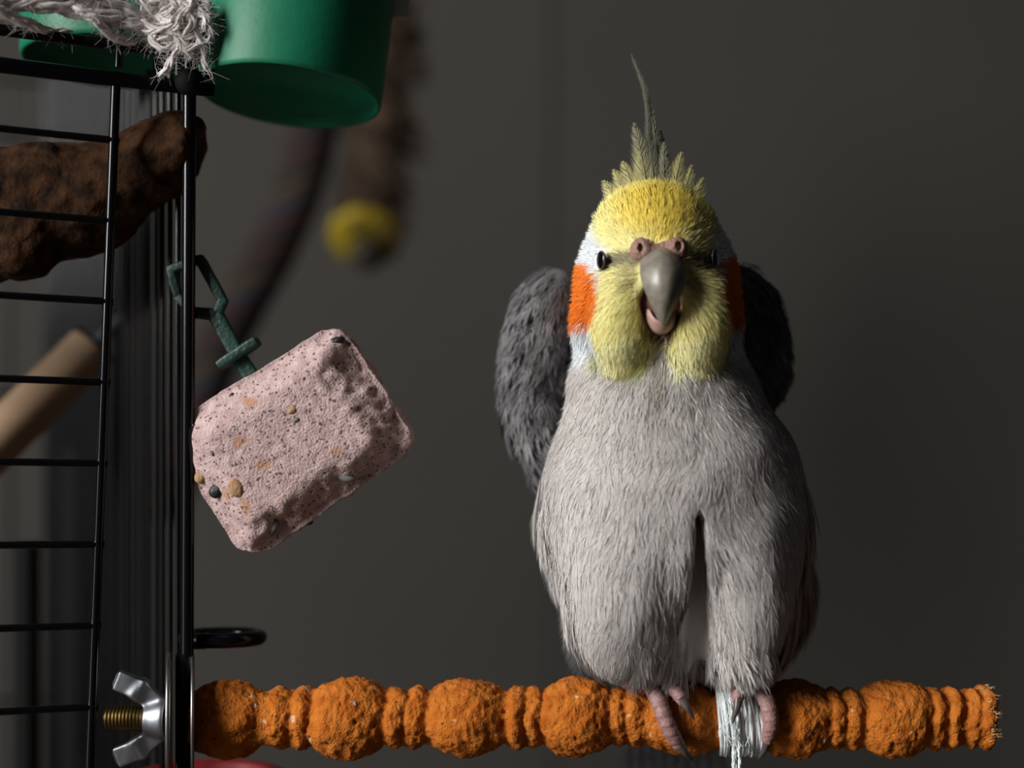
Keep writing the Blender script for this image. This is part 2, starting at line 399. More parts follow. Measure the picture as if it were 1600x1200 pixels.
# front panel: two heavy rails above the door opening, rolled a little like the door
ROLL = math.tan(math.radians(2.1))
def frontP(b, v): 
    p = cageP(0, b, v); q = (v - 1122) * -ROLL
    return p + Vector((q * S * math.cos(TH), q * S * math.sin(TH), 0)) + Vector((0, 0, b * ROLL * S))
def rail(name, b0_, b1_, v, hgt, thick, parent=cage):
    p = np.array(frontP(b0_, v)) - np.array(CO); q = np.array(frontP(b1_, v)) - np.array(CO)
    L = np.linalg.norm(q - p); P, Q, _ = rounded_box(L, thick * S, hgt * S, min(thick, hgt) * 0.38 * S, 3)
    ax = (q - p) / L; z = np.array([0, 0, 1.0]); y = np.cross(z, ax); y /= np.linalg.norm(y); z = np.cross(ax, y)
    P = P @ np.stack([ax, y, z]) + (p + q) / 2
    return obj(name, mesh_np(name, P, None, Q), M['wire'], parent)
rail('front_rail', -8, BW, 138, 24, 16)
rail('front_rail', -4, BW, 86, 17, 14)
v_, q_, t_ = ellipsoid(np.array(W(298, 130, 6)) - np.array(CO), np.array([24, 20, 22]) * S, 20, 14)
obj('corner_fitting', mesh_np('corner_fitting', v_, t_, q_), M['blackplastic'], cage)
for b in (0, 140):
    rod('bar', frontP(b, 120) , frontP(b, VTOP), 6.5, cage)
# the front door: a bent frame with horizontal bars
fr = [frontP(143, VBOT - 300), frontP(143, 150)]
door = rod('door', fr[0], fr[1], 7.5, cage, n=16)
d0 = None
for k in range(-1, 16):
    v = 232 + 123.5 * k
    if v > VBOT - 350 or v < 150: continue
    rod('bar', frontP(137, v), frontP(1840, v), 5.6, door)
    rod('weld', frontP(135, v) + Vector((0.0, 0, -0.0003)), frontP(149, v), 6.4, door)
# heavy dark stand posts of the cage base, behind the bars
for (u, v0, v1, w, r) in ((44, 850, 2300, -900, 26), (122, 700, 2300, -1250, 42)):
    rod('stand_post', F(u, v0, w), Vector((F(u, v0, w).x, F(u, v0, w).y, 0.02)), r, cage, M['blackplastic'])

# ================================================================== PERCH
perch = thing('mineral_perch', 'lumpy orange mineral-coated perch bolted through the cage bars', 'perch', W(303, 1122))
PO = np.array(perch.location)
U = np.arange(303, 1546, 2.0)
PV = lambda u: 1122 + 2.0 * np.sin(u * 0.006)
bumps = [(352, 60, 74), (548, 63, 76), (727, 61, 74), (900, 60, 74), (1063, 57, 72), (1238, 59, 74), (1397, 59, 72)]
ridges = [(438, 47, 34), (474, 48, 26), (618, 48, 27), (652, 47, 27), (805, 49, 24), (832, 48, 24), (962, 46, 24), (990, 46, 24), (1130, 46, 40), (1170, 46, 40),
          (1302, 47, 22), (1328, 48, 24), (1458, 48, 22), (1486, 47, 21), (1515, 47, 22), (1537, 50, 26)]
prof = np.full(len(U), 40.0)
for c, r, a in bumps + ridges:
    e = r * np.sqrt(np.clip(1 - ((U - c) / a) ** 2, 0, 1)); prof = -smin(-prof, -e, 5.0)
NA = 120; ang = np.linspace(0, 2 * np.pi, NA, endpoint=False)
uu, aa = np.meshgrid(U, ang, indexing='ij'); rr = np.repeat(prof[:, None], NA, 1)
pn = np.stack([uu, rr * np.cos(aa), rr * np.sin(aa)], -1).reshape(-1, 3)
disp = 3.6 * fbm(pn, 1 / 38, 2, 1) + 2.6 * fbm(pn, 1 / 13, 3, 4) + 1.2 * fbm(pn, 1 / 5, 2, 9)
pit = np.clip(noise(pn, 1 / 9, 20) - 0.45, 0, 1); disp -= 7 * pit
wav = 4.0 * noise(np.stack([uu.ravel() * 0 + 3, np.cos(aa).ravel() * 1.2, np.sin(aa).ravel() * 1.2 + uu.ravel() / 190], -1), 1.0, 3)
r2 = (rr.ravel() + disp).reshape(rr.shape); ush = (uu.ravel() + wav).reshape(uu.shape)
pv = np.stack([(ush - 303) * S, -r2 * np.sin(aa) * S, (1122 - PV(uu) + r2 * np.cos(aa)) * S], -1).reshape(-1, 3)
k = len(U); i, j = np.meshgrid(np.arange(k - 1), np.arange(NA), indexing='ij')
pq = np.stack([i * NA + j, i * NA + (j + 1) % NA, (i + 1) * NA + (j + 1) % NA, (i + 1) * NA + j], -1).reshape(-1, 4)
pv = np.vstack([pv, pv[:NA].mean(0), pv[-NA:].mean(0) + [2 * S, 0, 0]]); pt = []
for j in range(NA):
    pt.append((k * NA, (j + 1) % NA, j)); pt.append((k * NA + 1, (k - 1) * NA + j, (k - 1) * NA + (j + 1) % NA))
obj('perch_rod', mesh_np('perch_rod', pv, pt, pq, fix=True), M['orange'], perch)
# worn end with pale wood fibres
fb = MB()
for q in range(170):
    a = random.uniform(-0.2, 2.2); r = random.uniform(36, 51); L = random.uniform(5, 16); u0 = random.uniform(1528, 1545)
    p0 = np.array([(u0 - 303), -r * math.sin(a), r * math.cos(a)]) * S
    p1 = p0 + np.array([L, random.uniform(-4, 4), random.uniform(-3, 4)]) * S * 0.6
    fb.add(*sweep([p0, (p0 + p1) / 2 + np.random.default_rng(q).normal(0, 1, 3) * S, p1], [1.0 * S, 0.9 * S, 0.4 * S], 4))
o = obj('worn_fibres', fb.mesh('worn_fibres'), M['orange_end'], perch); o['kind'] = 'stuff'
def disc(u, r, th, tilt):
    v, q, t = lathe([(-th / 2 * S, (r - 1.5) * S), (-th / 4 * S, r * S), (th / 4 * S, r * S), (th / 2 * S, (r - 1.5) * S)], 'x', 96)
    c, s = math.cos(tilt), math.sin(tilt); v = v @ np.array([[c, s, 0], [-s, c, 0], [0, 0, 1]])
    return mesh_np('washer', v + np.array([(u - 303) * S, 0, 0]), t, q, fix=True)
obj('washer', disc(264, 101, 7, 0.215), M['washer'], perch)
obj('washer', disc(301, 98, 5, 0.215), M['washer'], perch)
th = []
for n_, u in enumerate(np.arange(166, 240, 1.0)):
    th.append(((u - 303) * S, (18.5 + 2.0 * abs(((u / 5.5) % 1) * 2 - 1)) * S if u > 168 else 15 * S))
v, q, t = lathe(th, 'x', 40); obj('bolt', mesh_np('bolt', v, t, q, fix=True), M['brass'], perch)
# wing nut: round hub and two broad wings spread up and down
hub = [(-75, 22), (-73, 27), (-62, 29), (-50, 30), (-46, 33), (-41, 33)]
def wing_nut_sd(p):
    x, y, z = p[:, 0], p[:, 1], p[:, 2]; rad = np.sqrt(y * y + z * z)
    d = smax(rad - (25 + 7 * sstep(-75, -42, x)), np.abs(x + 58) - 17, 4)
    for sg in (1, -1):
        # wing as a thick curved blade in the x-z plane
        zz = z * sg
        a = np.array([-58, 0, 24.0]); m = np.array([-82, 0, 46.0]); b = np.array([-117, 0, 60.0])
        q = np.stack([x, y * 1.0, zz], -1)
        def blade(a, b, ha, hb, t):
            ba = b - a; L = np.linalg.norm(ba); e = ba / L; nrm = np.array([-e[2], 0, e[0]])
            h = (q - a) @ e; s_ = (q - a) @ nrm; hh = ha + (hb - ha) * np.clip(h / L, 0, 1)
            dx = np.maximum(np.maximum(-h, h - L), 0); dn = np.abs(s_) - t; dy = np.abs(q[:, 1]) - hh
            return np.sqrt(np.maximum(dx, 0) ** 2 + np.maximum(dn, 0) ** 2 + np.maximum(dy, 0) ** 2) + np.minimum(np.maximum(dn, dy), 0) - 3
        w1 = smin(blade(a, m, 8, 6, 12), blade(m, b, 6, 4, 13), 16)
        d = smin(d, w1, 8)
    return d
V, Q = surface_net(wing_nut_sd, (-140, -45, -95), (-35, 45, 95), 1.6)
obj('wing_nut', mesh_np('wing_nut', V * S + np.array([0, -4 * S, 0]), None, Q, fix=True), M['steel'], perch)

# ================================================================== BLACK RING, RED DISH
v_ = []
ring = thing('cup_holder_ring', 'black wire ring jutting from the cage above the orange perch', 'ring', W(300, 1011))
a = np.linspace(0, 2 * np.pi, 64, endpoint=False)
def torus(R1, R2, r, n=16):
    c = np.stack([R1 * np.cos(a), R2 * np.sin(a), 0 * a], -1); tn = np.stack([-R1 * np.sin(a), R2 * np.cos(a), 0 * a], -1)
    tn /= np.linalg.norm(tn, axis=1)[:, None]; x = np.cross(tn, [0, 0, 1.0]); b = np.linspace(0, 2 * np.pi, n, endpoint=False)
    v = c[:, None] + r * (np.cos(b)[None, :, None] * x[:, None] + np.sin(b)[None, :, None] * np.array([0, 0, 1.0]))
    k = len(a); i, j = np.meshgrid(np.arange(k), np.arange(n), indexing='ij')
    q = np.stack([i * n + j, i * n + (j + 1) % n, ((i + 1) % k) * n + (j + 1) % n, ((i + 1) % k) * n + j], -1).reshape(-1, 4)
    return v.reshape(-1, 3), q
v, q = torus(60, 60, 12)
o = obj('loop', mesh_np('loop', v * S, None, q, fix=True), M['wire'], ring); o.location = np.array([(330 - 300), 84, 0]) * S; o.rotation_euler = (-0.085, 0.0, 0)
obj('stem', tube_mesh('stem', np.array([[-14, 30, 0], [0, 28, 0], [16, 30, 0]]) * S, 9 * S, 12), M['wire'], ring)

dish = thing('red_dish', 'red plastic feeding dish below the orange perch', 'dish', W(292, 1500, -110))
def dish_profile(R, H, th):
    return [(0, R * 0.78), (3, R * 0.84), (H * 0.5, R * 0.95), (H - 6, R), (H - 4, R + 9), (H, R + 9), (H + 1, R + 2), (H - 4, R - th), (8, R * 0.8 - th), (8, 0.1)]
v, q, t = lathe([(z * S, r * S) for z, r in dish_profile(136, 247, 6)], 'z', 64)
obj('bowl', mesh_np('bowl', v, t, q, fix=False), M['red'], dish)

# ================================================================== MINERAL BLOCK
block = thing('mineral_block', 'pink pitted mineral block hanging by a green clip from the cage', 'chew block', F(459, 686, -26))
AB = math.radians(33.0)
# local axes: x along the long edge (down-left to up-right), z across, y depth (towards wall)
P, Q, _ = rounded_box(328, 130, 241, 42, 30)
inner = (np.abs(P[:, 0]) < 96) & (np.abs(P[:, 2]) < 80)
nx, ny, nz = P[:, 0] / 167, P[:, 1] / 65, P[:, 2] / 123
front = sstep(20, 60, -P[:, 1])
# the front edges are broad sloping shoulders
edge = np.maximum(sstep(0.55, 1.02, np.abs(nx)), sstep(0.50, 1.02, np.abs(nz)))
P[:, 1] += front * edge * 30
rough = np.clip(sstep(0.3, 0.95, nx) + sstep(-0.3, -0.95, nz) * 1.0 + 0.15, 0, 1)
rough = np.where(edge > 0.02, rough, rough * 0.0)
nr = P / (np.linalg.norm(P, axis=1)[:, None]); nr = nr * 0.5 + np.stack([0 * nx, -front, 0 * nx], -1) * 0.5
P = P + nr * ((rough * (9 * fbm(P, 1 / 24, 4, 2)) + 1.3 * fbm(P, 1 / 7, 3, 7) + 3 * fbm(P, 1 / 60, 2, 5) * (edge > 0.1)))[:, None]
taper = 1 - 0.04 * nx; P[:, 2] *= taper
R_ab = np.array([[math.cos(AB), 0, -math.sin(AB)], [0, 1, 0], [math.sin(AB), 0, math.cos(AB)]])
PR = P @ R_ab.T; xm = -150.0 + 3 * fbm(PR, 1 / 30, 2, 6); PR[:, 0] = -smin(-PR[:, 0], -xm, 10.0)      # the corner against the bars is rubbed flat
obj('mineral_body', mesh_np('mineral_body', PR * S, None, Q), M['pink'], block)
Pf = P.copy()
def on_block(u, v):                 # surface depth of the block at an image place
    l = np.array([u - 459, 0, 686 - v]) * 1.02; q = R_ab.T @ l
    near = (np.abs(Pf[:, 0] - q[0]) < 9) & (np.abs(Pf[:, 2] - q[2]) < 9) & (Pf[:, 1] < 10)
    y = Pf[near, 1].mean() if near.any() else -40
    return np.array([l[0], y, l[2]])
for (u, v, r, m, ell, rot) in ((349, 763, 13, 'pebble_black', (1.05, 0.5, 0.85), 0.3), (529, 536, 13, 'pebble_black', (1.0, 0.5, 0.55), 0.3), (369, 618, 6, 'pebble_black', (0.8, 0.6, 0.6), 0.6),
                          (381, 757, 16, 'pebble_tan', (0.8, 0.35, 0.95), 0.5), (323, 742, 13, 'pebble_tan', (0.8, 0.6, 0.9), -0.5), (545, 743, 16, 'pebble_grey', (1, 0.5, 0.42), -0.2),
                          (435, 818, 15, 'pebble_grey', (0.5, 0.5, 1.0), -0.4), (482, 813, 9, 'pebble_black', (1.1, 0.5, 0.6), 0.0), (525, 772, 8, 'cup_white', (1, 0.5, 0.7), 0.3), (466, 640, 7, 'pebble_tan', (1, 0.4, 0.8), 0.3),
                          (312, 664, 3, 'pebble_black', (1, 0.7, 1), 0), (345, 705, 5, 'pebble_grey', (0.6, 0.5, 1), 0.3), (530, 577, 4, 'pebble_black', (1, 0.6, 1), 0.3), (472, 655, 6, 'pebble_grey', (1, 0.5, 0.6), 0.3)):
    rm = np.array([[math.cos(rot), 0, -math.sin(rot)], [0, 1, 0], [math.sin(rot), 0, math.cos(rot)]])
    vv, qq, tt = ellipsoid((0, 0, 0), np.array(ell) * r, 18, 12, rm)
    vv = vv * (1 + 0.13 * noise(vv, 1 / (r * 0.8), u)[:, None])
    o = obj('pebble', mesh_np('pebble', vv * S, tt, qq), M[m], block); o.location = on_block(u, v) * S
# green plastic clip, bent strap with a cross bar and an open hook round the bars
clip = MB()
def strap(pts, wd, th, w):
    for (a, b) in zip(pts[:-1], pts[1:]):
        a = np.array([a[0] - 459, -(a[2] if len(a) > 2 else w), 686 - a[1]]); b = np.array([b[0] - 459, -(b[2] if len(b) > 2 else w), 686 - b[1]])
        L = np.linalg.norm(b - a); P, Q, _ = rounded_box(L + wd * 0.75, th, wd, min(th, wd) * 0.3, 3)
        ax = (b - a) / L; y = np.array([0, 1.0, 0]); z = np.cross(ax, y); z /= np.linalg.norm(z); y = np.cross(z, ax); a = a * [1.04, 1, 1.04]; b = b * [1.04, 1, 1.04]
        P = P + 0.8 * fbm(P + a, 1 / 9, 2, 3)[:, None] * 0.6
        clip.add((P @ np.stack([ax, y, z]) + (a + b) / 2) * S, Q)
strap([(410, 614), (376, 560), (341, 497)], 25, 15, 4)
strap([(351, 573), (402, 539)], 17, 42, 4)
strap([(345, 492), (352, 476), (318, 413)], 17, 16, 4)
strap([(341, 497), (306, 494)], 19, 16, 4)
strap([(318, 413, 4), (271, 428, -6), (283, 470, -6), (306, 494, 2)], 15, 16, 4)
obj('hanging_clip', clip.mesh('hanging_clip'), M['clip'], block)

# ================================================================== GREEN CUPS
def make_cup(name, label, loc, R, H, rot, mname='cup', group=None):
    c = thing(name, label, 'cup', loc, group)
    pr = [(20, 0.1), (20, R * 0.935), (0, R * 0.945), (-1.0, R * 0.965), (0, R * 0.985), (8, R * 0.995), (H, R * 1.03), (H + 2, R * 1.02), (H, R * 0.99), (30, R * 0.95), (28, 0.1)]
    v, q, t = lathe([(z * S, r * S) for z, r in pr], 'z', 96)
    b = obj('cup_body', mesh_np('cup_body', v, t, q), M[mname], c); c.rotation_euler = rot
    return c
cup = make_cup('green_cup', 'bright green plastic cup hanging beside the frayed rope knot', F(451, 152, -70), 150, 250, (math.radians(-9), math.radians(5), 0))
v, q, _ = rounded_box(60 * S, 8 * S, 110 * S, 3 * S, 2)
o = obj('hanging_tab', mesh_np('hanging_tab', v, None, q), M['cup_white'], cup); o.location = (142 * S, 70 * S, 235 * S)
make_cup('green_cup', 'green plastic cup inside the cage behind the wire rails', F(190, 98, -190), 165, 200, (math.radians(-4), 0, 0))

# ================================================================== BRANCH
branch = thing('wooden_branch', 'thick dark brown branch running through the cage bars', 'branch', F(150, 300, -60))
def br_sd(p):
    d = sd_cap(p, (-420, 330, -200), (-60, 345, -70), 105, 98)
    d = smin(d, sd_cap(p, (-60, 345, -70), (140, 318, -70), 98, 74), 40)
    d = smin(d, sd_cap(p, (130, 310, -70), (290, 232, -40), 78, 60), 40)
    d = smin(d, sd_cap(p, (-20, 290, -40), (80, 270, -40), 55, 48), 30)
    d = smax(d, p[:, 0] * 0.82 + p[:, 1] * 0.28 - 326, 14)
    d = smin(d, sd_ell(p, (40, 395, -20), (60, 50, 50)), 30)
    return d + 6 * fbm(p, 1 / 60, 4, 3) + 2.5 * fbm(p * np.array([0.4, 1, 1], dtype=p.dtype), 1 / 12, 2, 8)
V, Q = surface_net(br_sd, (-560, 120, -330), (370, 520, 110), 6.0)
V = np.stack([(V[:, 0] - 150) * S, -(V[:, 2] + 60) * S, (300 - V[:, 1]) * S], -1)
obj('limb', mesh_np('limb', V, None, Q, fix=True), M['bark'], branch)

# ================================================================== DOWEL PERCH INSIDE
A = np.array(F(-60, 745, -420)); B = np.array(F(142, 545, -560))
dow = thing('dowel_perch', 'plain tan wooden dowel perch inside the cage', 'perch', A)
obj('dowel', tube_mesh('dowel', [A - A, (B - A) * 0.5, B - A], 40 * 1.2 * S, 24), M['dowel'], dow)
ax = (B - A) / np.linalg.norm(B - A)
obj('washer', tube_mesh('washer', [B - A, B - A + ax * 0.0016], 50 * S, 32), M['blackplastic'], dow)
obj('bolt', tube_mesh('bolt', [B - A, B - A + ax * 0.012, B - A + ax * 0.016], [12 * S, 12 * S, 7 * S], 16), M['steel'], dow)

# ================================================================== BACKGROUND TOYS
wt = -2150
kt = (D - wt * S) / D
def far_pts(l): return np.array([F(*p) for p in l])
rope_p = [(505, -60, wt), (497, 80, wt), (492, 190, wt), (470, 290, wt), (428, 390, wt), (378, 480, wt + 60), (338, 560, wt + 120), (300, 660, wt + 160), (250, 800, wt + 160)]
rp = catmull(far_pts(rope_p), 160)
rope = thing('rope_perch', 'multicoloured twisted rope perch curving down behind the pink block', 'rope perch', rp[-1])
for k, mname in enumerate(('rope_red', 'rope_blue', 'rope_tan', 'rope_dark', 'rope_red', 'rope_dark')):
    ph = np.linspace(0, 5 * 2 * np.pi, 160) + k * 2 * np.pi / 6
    t = np.gradient(rp, axis=0); t /= np.linalg.norm(t, axis=1)[:, None]; n1 = np.cross(t, [0, 1.0, 0]); n1 /= np.linalg.norm(n1, axis=1)[:, None]; n2 = np.cross(t, n1)
    R0 = 21 * kt * S
    pts = rp + R0 * (np.cos(ph)[:, None] * n1 + np.sin(ph)[:, None] * n2) - rp[-1]
    obj('strand', tube_mesh('strand', pts, 17 * kt * S, 10), M[mname], rope)

toy = thing('shaggy_toy', 'shaggy brown fibre bird toy with a yellow disc at its end', 'bird toy', F(575, 420, wt))
TO = np.array(toy.location)
fib = MB(); lumps = [(600, 20, 55), (605, 75, 58), (590, 130, 46), (598, 190, 58), (585, 250, 50), (583, 300, 54), (582, 332, 46)]
cv, cq, ct = sweep(np.array([F(u, v, wt) for u, v, r in lumps]) - TO, [r * 0.75 * kt * S for u, v, r in lumps], 20)
obj('core', mesh_np('core', cv, ct, cq, fix=True), M['sisal'], toy)
for q in range(1400):
    u, v, r = random.choice(lumps); c = np.array(F(u, v + random.uniform(-30, 30), wt)) - TO
    d = np.random.default_rng(q + 50).normal(0, 1, 3); d /= np.linalg.norm(d); d[2] = d[2] * 0.5 - 0.3
    L = r * kt * S * random.uniform(0.95, 1.45)
    p0 = c + d * r * kt * S * 0.5; p1 = c + d * L; pm = (p0 + p1) / 2 + np.array([0, 0, 0.002])
    fib.add(*sweep([p0, pm, p1], [0.0008, 0.0007, 0.0003], 4, caps=False))
o = obj('fibres', fib.mesh('fibres'), M['sisal'], toy); o['kind'] = 'stuff'
v, q, t = lathe([(-0.004, 54 * kt * S), (-0.003, 57 * kt * S), (0.003, 57 * kt * S), (0.004, 54 * kt * S)], 'z', 48)
o = obj('disc', mesh_np('disc', v, t, q, fix=True), M['yellow'], toy); o.location = np.array(F(572, 368, wt)) - TO; o.rotation_euler = (math.radians(-44), 0.03, 0)
v, q, t = ellipsoid((0, 0, 0), np.array([27, 27, 25]) * kt * S, 24, 16)
o = obj('bead', mesh_np('bead', v, t, q), M['bead'], toy); o.location = np.array(F(574, 398, wt + 70)) - TO

# ================================================================== FRAYED COTTON ROPE
rope2 = thing('cotton_rope', 'frayed white cotton rope knotted round the top of the cage', 'rope', frontP(0, 90))
RO = np.array(rope2.location)
def yarn(mb, pts, r, n=28, jit=2.0, seed=0, plies=3, sides=6):
    p = catmull(pts, n); p = p + jit * np.stack([fbm(p, 1 / 16, 2, seed + i) for i in range(3)], -1)
    t = np.gradient(p, axis=0); t /= np.linalg.norm(t, axis=1)[:, None] + 1e-9
    n1 = np.cross(t, [0.2, 0.3, 1.0]); n1 /= np.linalg.norm(n1, axis=1)[:, None] + 1e-9; n2 = np.cross(t, n1)
    L = np.concatenate([[0], np.cumsum(np.linalg.norm(np.diff(p, axis=0), axis=1))])
    for k in range(plies):
        ph = L / (r * 3.2) + k * 2 * np.pi / plies
        q = p + (0.55 * r) * (np.cos(ph)[:, None] * n1 + np.sin(ph)[:, None] * n2)
        rad = 0.62 * r * np.clip(np.minimum(1, (L[-1] - L) / (2.5 * r) + 0.25), 0, 1)
        q = np.stack([(q[:, 0] - 800) * S, -q[:, 2] * S, ZC + (600 - q[:, 1]) * S], -1) - RO
        mb.add(*sweep(q, rad * S, sides))
    return p
wr = lambda u: (291 - u) * 0.445 + 24
def fuzz(mb, p, n, r, seed, ln=(8, 22)):
    g = np.random.default_rng(seed)
    for _ in range(int(n * 2.2)):
        c = p[g.integers(len(p))]; d = g.normal(0, 1, 3); d /= np.linalg.norm(d); L = g.uniform(*ln); b = g.normal(0, 0.45, 3)
        a0 = c + d * r * 0.5; pts = np.array([a0, a0 + d * L * 0.5, a0 + (d + b) * L])
        pts = np.stack([(pts[:, 0] - 800) * S, -pts[:, 2] * S, ZC + (600 - pts[:, 1]) * S], -1) - RO
        mb.add(*sweep(catmull(pts + g.normal(0, 1.6, pts.shape) * S, 7), np.linspace(0.34, 0.12, 7) * S, 3, caps=False))
tw = MB(); fz = MB()
main = [[(-30 , 20 + 8 * k, wr(-30) + 6 * k), (40, 26 + 7 * k, wr(40) + 9 - 4 * k), (110, 36 + 5 * math.sin(k * 2), wr(110) + 4 * k), (180, 42 + 6 * math.cos(k * 2), wr(180) + 10 - 3 * k), (245, 44 + 4 * k, wr(245) + 3 * k)] for k in range(4)]
for k, l in enumerate(main): fuzz(fz, yarn(tw, l, 8.5, 60, 3, k), 60, 9, k)
for k, l in enumerate(([(60, -6, wr(60)), (120, 2, wr(120) + 14), (160, 10, wr(160) + 20), (205, 24, wr(205) + 10), (240, 44, wr(240) + 8)],
                       [(62, 8, wr(60) + 10), (110, 16, wr(120) + 18), (160, 22, wr(160) + 14), (230, 34, wr(230))],
                       [(20, 30, wr(20) + 12), (50, 52, wr(40) + 18), (80, 64, wr(80) + 4), (105, 70, wr(100) - 26), (130, 66, wr(130) - 40)],
                       [(10, 24, wr(20) + 8), (44, 48, wr(40) + 12), (70, 60, wr(80)), (98, 72, wr(100) - 22), (120, 64, wr(130) - 40)],
                       [(150, 44, wr(150) + 12), (175, 52, wr(170) + 16), (190, 68, wr(190) + 4), (212, 77, wr(205) - 20), (225, 70, wr(220) - 30)],
                       [(140, 36, wr(150) + 14), (168, 50, wr(170) + 18), (184, 62, wr(190) + 8), (205, 74, wr(205) - 15), (220, 66, wr(220) - 30)])):
    fuzz(fz, yarn(tw, l, 7.0, 48, 2.5, 10 + k), 60, 8, 20 + k)
o = obj('twisted_yarn', tw.mesh('twisted_yarn'), M['cotton'], rope2)
kn = MB(); g = np.random.default_rng(11)
for k in range(34):                    # the tangled knot
    c = np.array([288 + g.uniform(-26, 26), 42 + g.uniform(-20, 22), 48 + g.uniform(-12, 14)])
    a0 = g.uniform(0, 6.28); R1 = g.uniform(12, 32); sp = g.uniform(2.0, 5.0); n = 6
    tl = g.uniform(-0.6, 0.6)
    pts = [c + np.array([R1 * 1.15 * math.cos(a0 + sp * i / n), R1 * 0.75 * math.sin(a0 + sp * i / n) + tl * R1 * math.cos(a0 + sp * i / n) * 0.5, 10 * math.sin(a0 + 1 + sp * i / n)]) for i in range(n + 1)]
    fuzz(fz, yarn(kn, pts, g.uniform(3.6, 5.6), 30, 3, 40 + k), 26, 5, 100 + k)
for k, l in enumerate(([(290, 70, 60), (296, 88, 62), (284, 104, 58), (276, 120, 56), (260, 130, 54)], [(288, 72, 60), (294, 90, 60), (280, 108, 56), (272, 122, 54), (264, 127, 54)],
                       [(248, 60, 58), (252, 78, 60), (268, 92, 62), (282, 88, 62), (292, 78, 60)],
                       [(292, 76, 62), (304, 92, 62), (320, 86, 60), (336, 80, 58)], [(318, 64, 58), (328, 88, 56), (330, 104, 54), (334, 118, 52), (340, 124, 52)],
                       [(250, 30, 56), (240, 16, 60), (236, 6, 60)], [(260, 10, 58), (280, 6, 62), (294, 10, 62), (300, 28, 60)], [(300, 30, 56), (330, 16, 50), (342, 30, 48), (340, 54, 46), (330, 70, 46)],
                       [(308, 40, 58), (332, 26, 56), (340, 44, 52), (322, 60, 54), (300, 56, 58)], [(236, 46, 58), (256, 60, 62), (280, 66, 64), (306, 72, 62), (322, 66, 58)], [(296, 74, 60), (310, 98, 60), (312, 104, 58)])):
    fuzz(fz, yarn(kn, l, 4.6, 40, 2.0, 90 + k), 34, 5, 200 + k)
o = obj('knot', kn.mesh('knot'), M['cotton'], rope2)
o = obj('fuzz', fz.mesh('fuzz'), M['cotton'], rope2); o['kind'] = 'stuff'

# ================================================================== STRING ON THE PERCH
st = thing('cotton_string', 'pale string wound round the orange perch with a dangling end', 'string', W(1150, 1180, 20))
SO = np.array(st.location); wrp = MB(); g = np.random.default_rng(5)
def to_w(q): return np.stack([(q[:, 0] - 800) * S, -q[:, 2] * S, ZC + (600 - q[:, 1]) * S], -1) - SO
for k in range(64):
    u0 = 1122 + 62 * k / 63 + g.uniform(-2, 2); a = np.linspace(0, 2 * np.pi, 40)
    r = 52 + g.uniform(-1.5, 3.0) + 2 * np.sin(a * 2 + k)
    q = np.stack([u0 + g.uniform(-5, 5) * np.sin(a + g.uniform(0, 6)) + 5 * np.cos(a), 1123 + r * np.cos(a), r * np.sin(a)], -1)
    wrp.add(*sweep(to_w(q), g.uniform(1.8, 3.0) * S, 6, caps=False))
obj('winding', wrp.mesh('winding'), M['string'], st)
dg = MB()
for k in range(7):
    x = g.uniform(-5, 5)
    q = catmull([(1134 + x * 0.6, 1082, 52), (1138 + x, 1108, 60), (1140 + x, 1140, 62), (1141 + x * 1.3, 1170, 60), (1143 + x * 1.2, 1205, 58), (1146 + x * 1.6, 1240 + g.uniform(0, 30), 56)], 40)
    dg.add(*sweep(to_w(q + g.normal(0, 0.5, q.shape)), g.uniform(1.4, 2.4) * S, 6))
for k in range(10):                    # loose fine threads
    x0 = g.uniform(1118, 1160); 
    q = catmull([(x0, 1085 + g.uniform(-10, 10), 54), (x0 + g.uniform(-14, 10), 1100, 62), (x0 + g.uniform(-16, 12), 1125, 66), (x0 + g.uniform(-8, 12), 1150, 64)], 24)
    dg.add(*sweep(to_w(q), 0.6 * S, 4))
obj('dangling_end', dg.mesh('dangling_end'), M['string'], st)

# ================================================================== COCKATIEL
bird = thing('cockatiel', 'grey cockatiel with yellow face and orange cheeks on the orange perch', 'bird', W(1090, 1062))
BO = np.array([1090, 1062, 0.0])
def bl(p): p = np.asarray(p); return np.stack([(p[..., 0] - BO[0]) * S, -(p[..., 2] - BO[2]) * S, (BO[1] - p[..., 1]) * S], -1)
EYES = ((935, 414, 86), (1103, 411, 86))
def head_sd(p):
    d = sd_ell(p, (1027, 450, -15), (128, 140, 125))
    d = smin(d, sd_ell(p, (1018, 362, 30), (81, 55, 84)), 40)
    d = smin(d, sd_ell(p, (1020, 332, 5), (50, 34, 50)), 40)
    d = smin(d, sd_ell(p, (1027, 515, -15), (133, 80, 118)), 30)
    d = smin(d, sd_ell(p, (1020, 425, 85), (58, 55, 50)), 30)
    d = smin(d, sd_ell(p, (967, 505, 78), (54, 78, 60)), 22)
    d = smin(d, sd_ell(p, (1077, 505, 78), (54, 78, 60)), 22)
    for e in EYES: d = smax(d, -sd_ell(p, (e[0] + (-12 if e[0] < 1000 else 12), e[1], e[2] + 26), (20, 20, 26)), 14)
    for a_, b_ in (((946, 411, 128), (986, 424, 150)), ((1096, 409, 128), (1056, 424, 150))): d = smax(d, -sd_cap(p, a_, b_, 9, 7), 16)
    d = smax(d, -sd_ell(p, (1021, 486, 140), (33, 38, 55)), 10)
    d = smax(d, -sd_ell(p, (1022, 560, 150), (13, 50, 40)), 18)
    return d
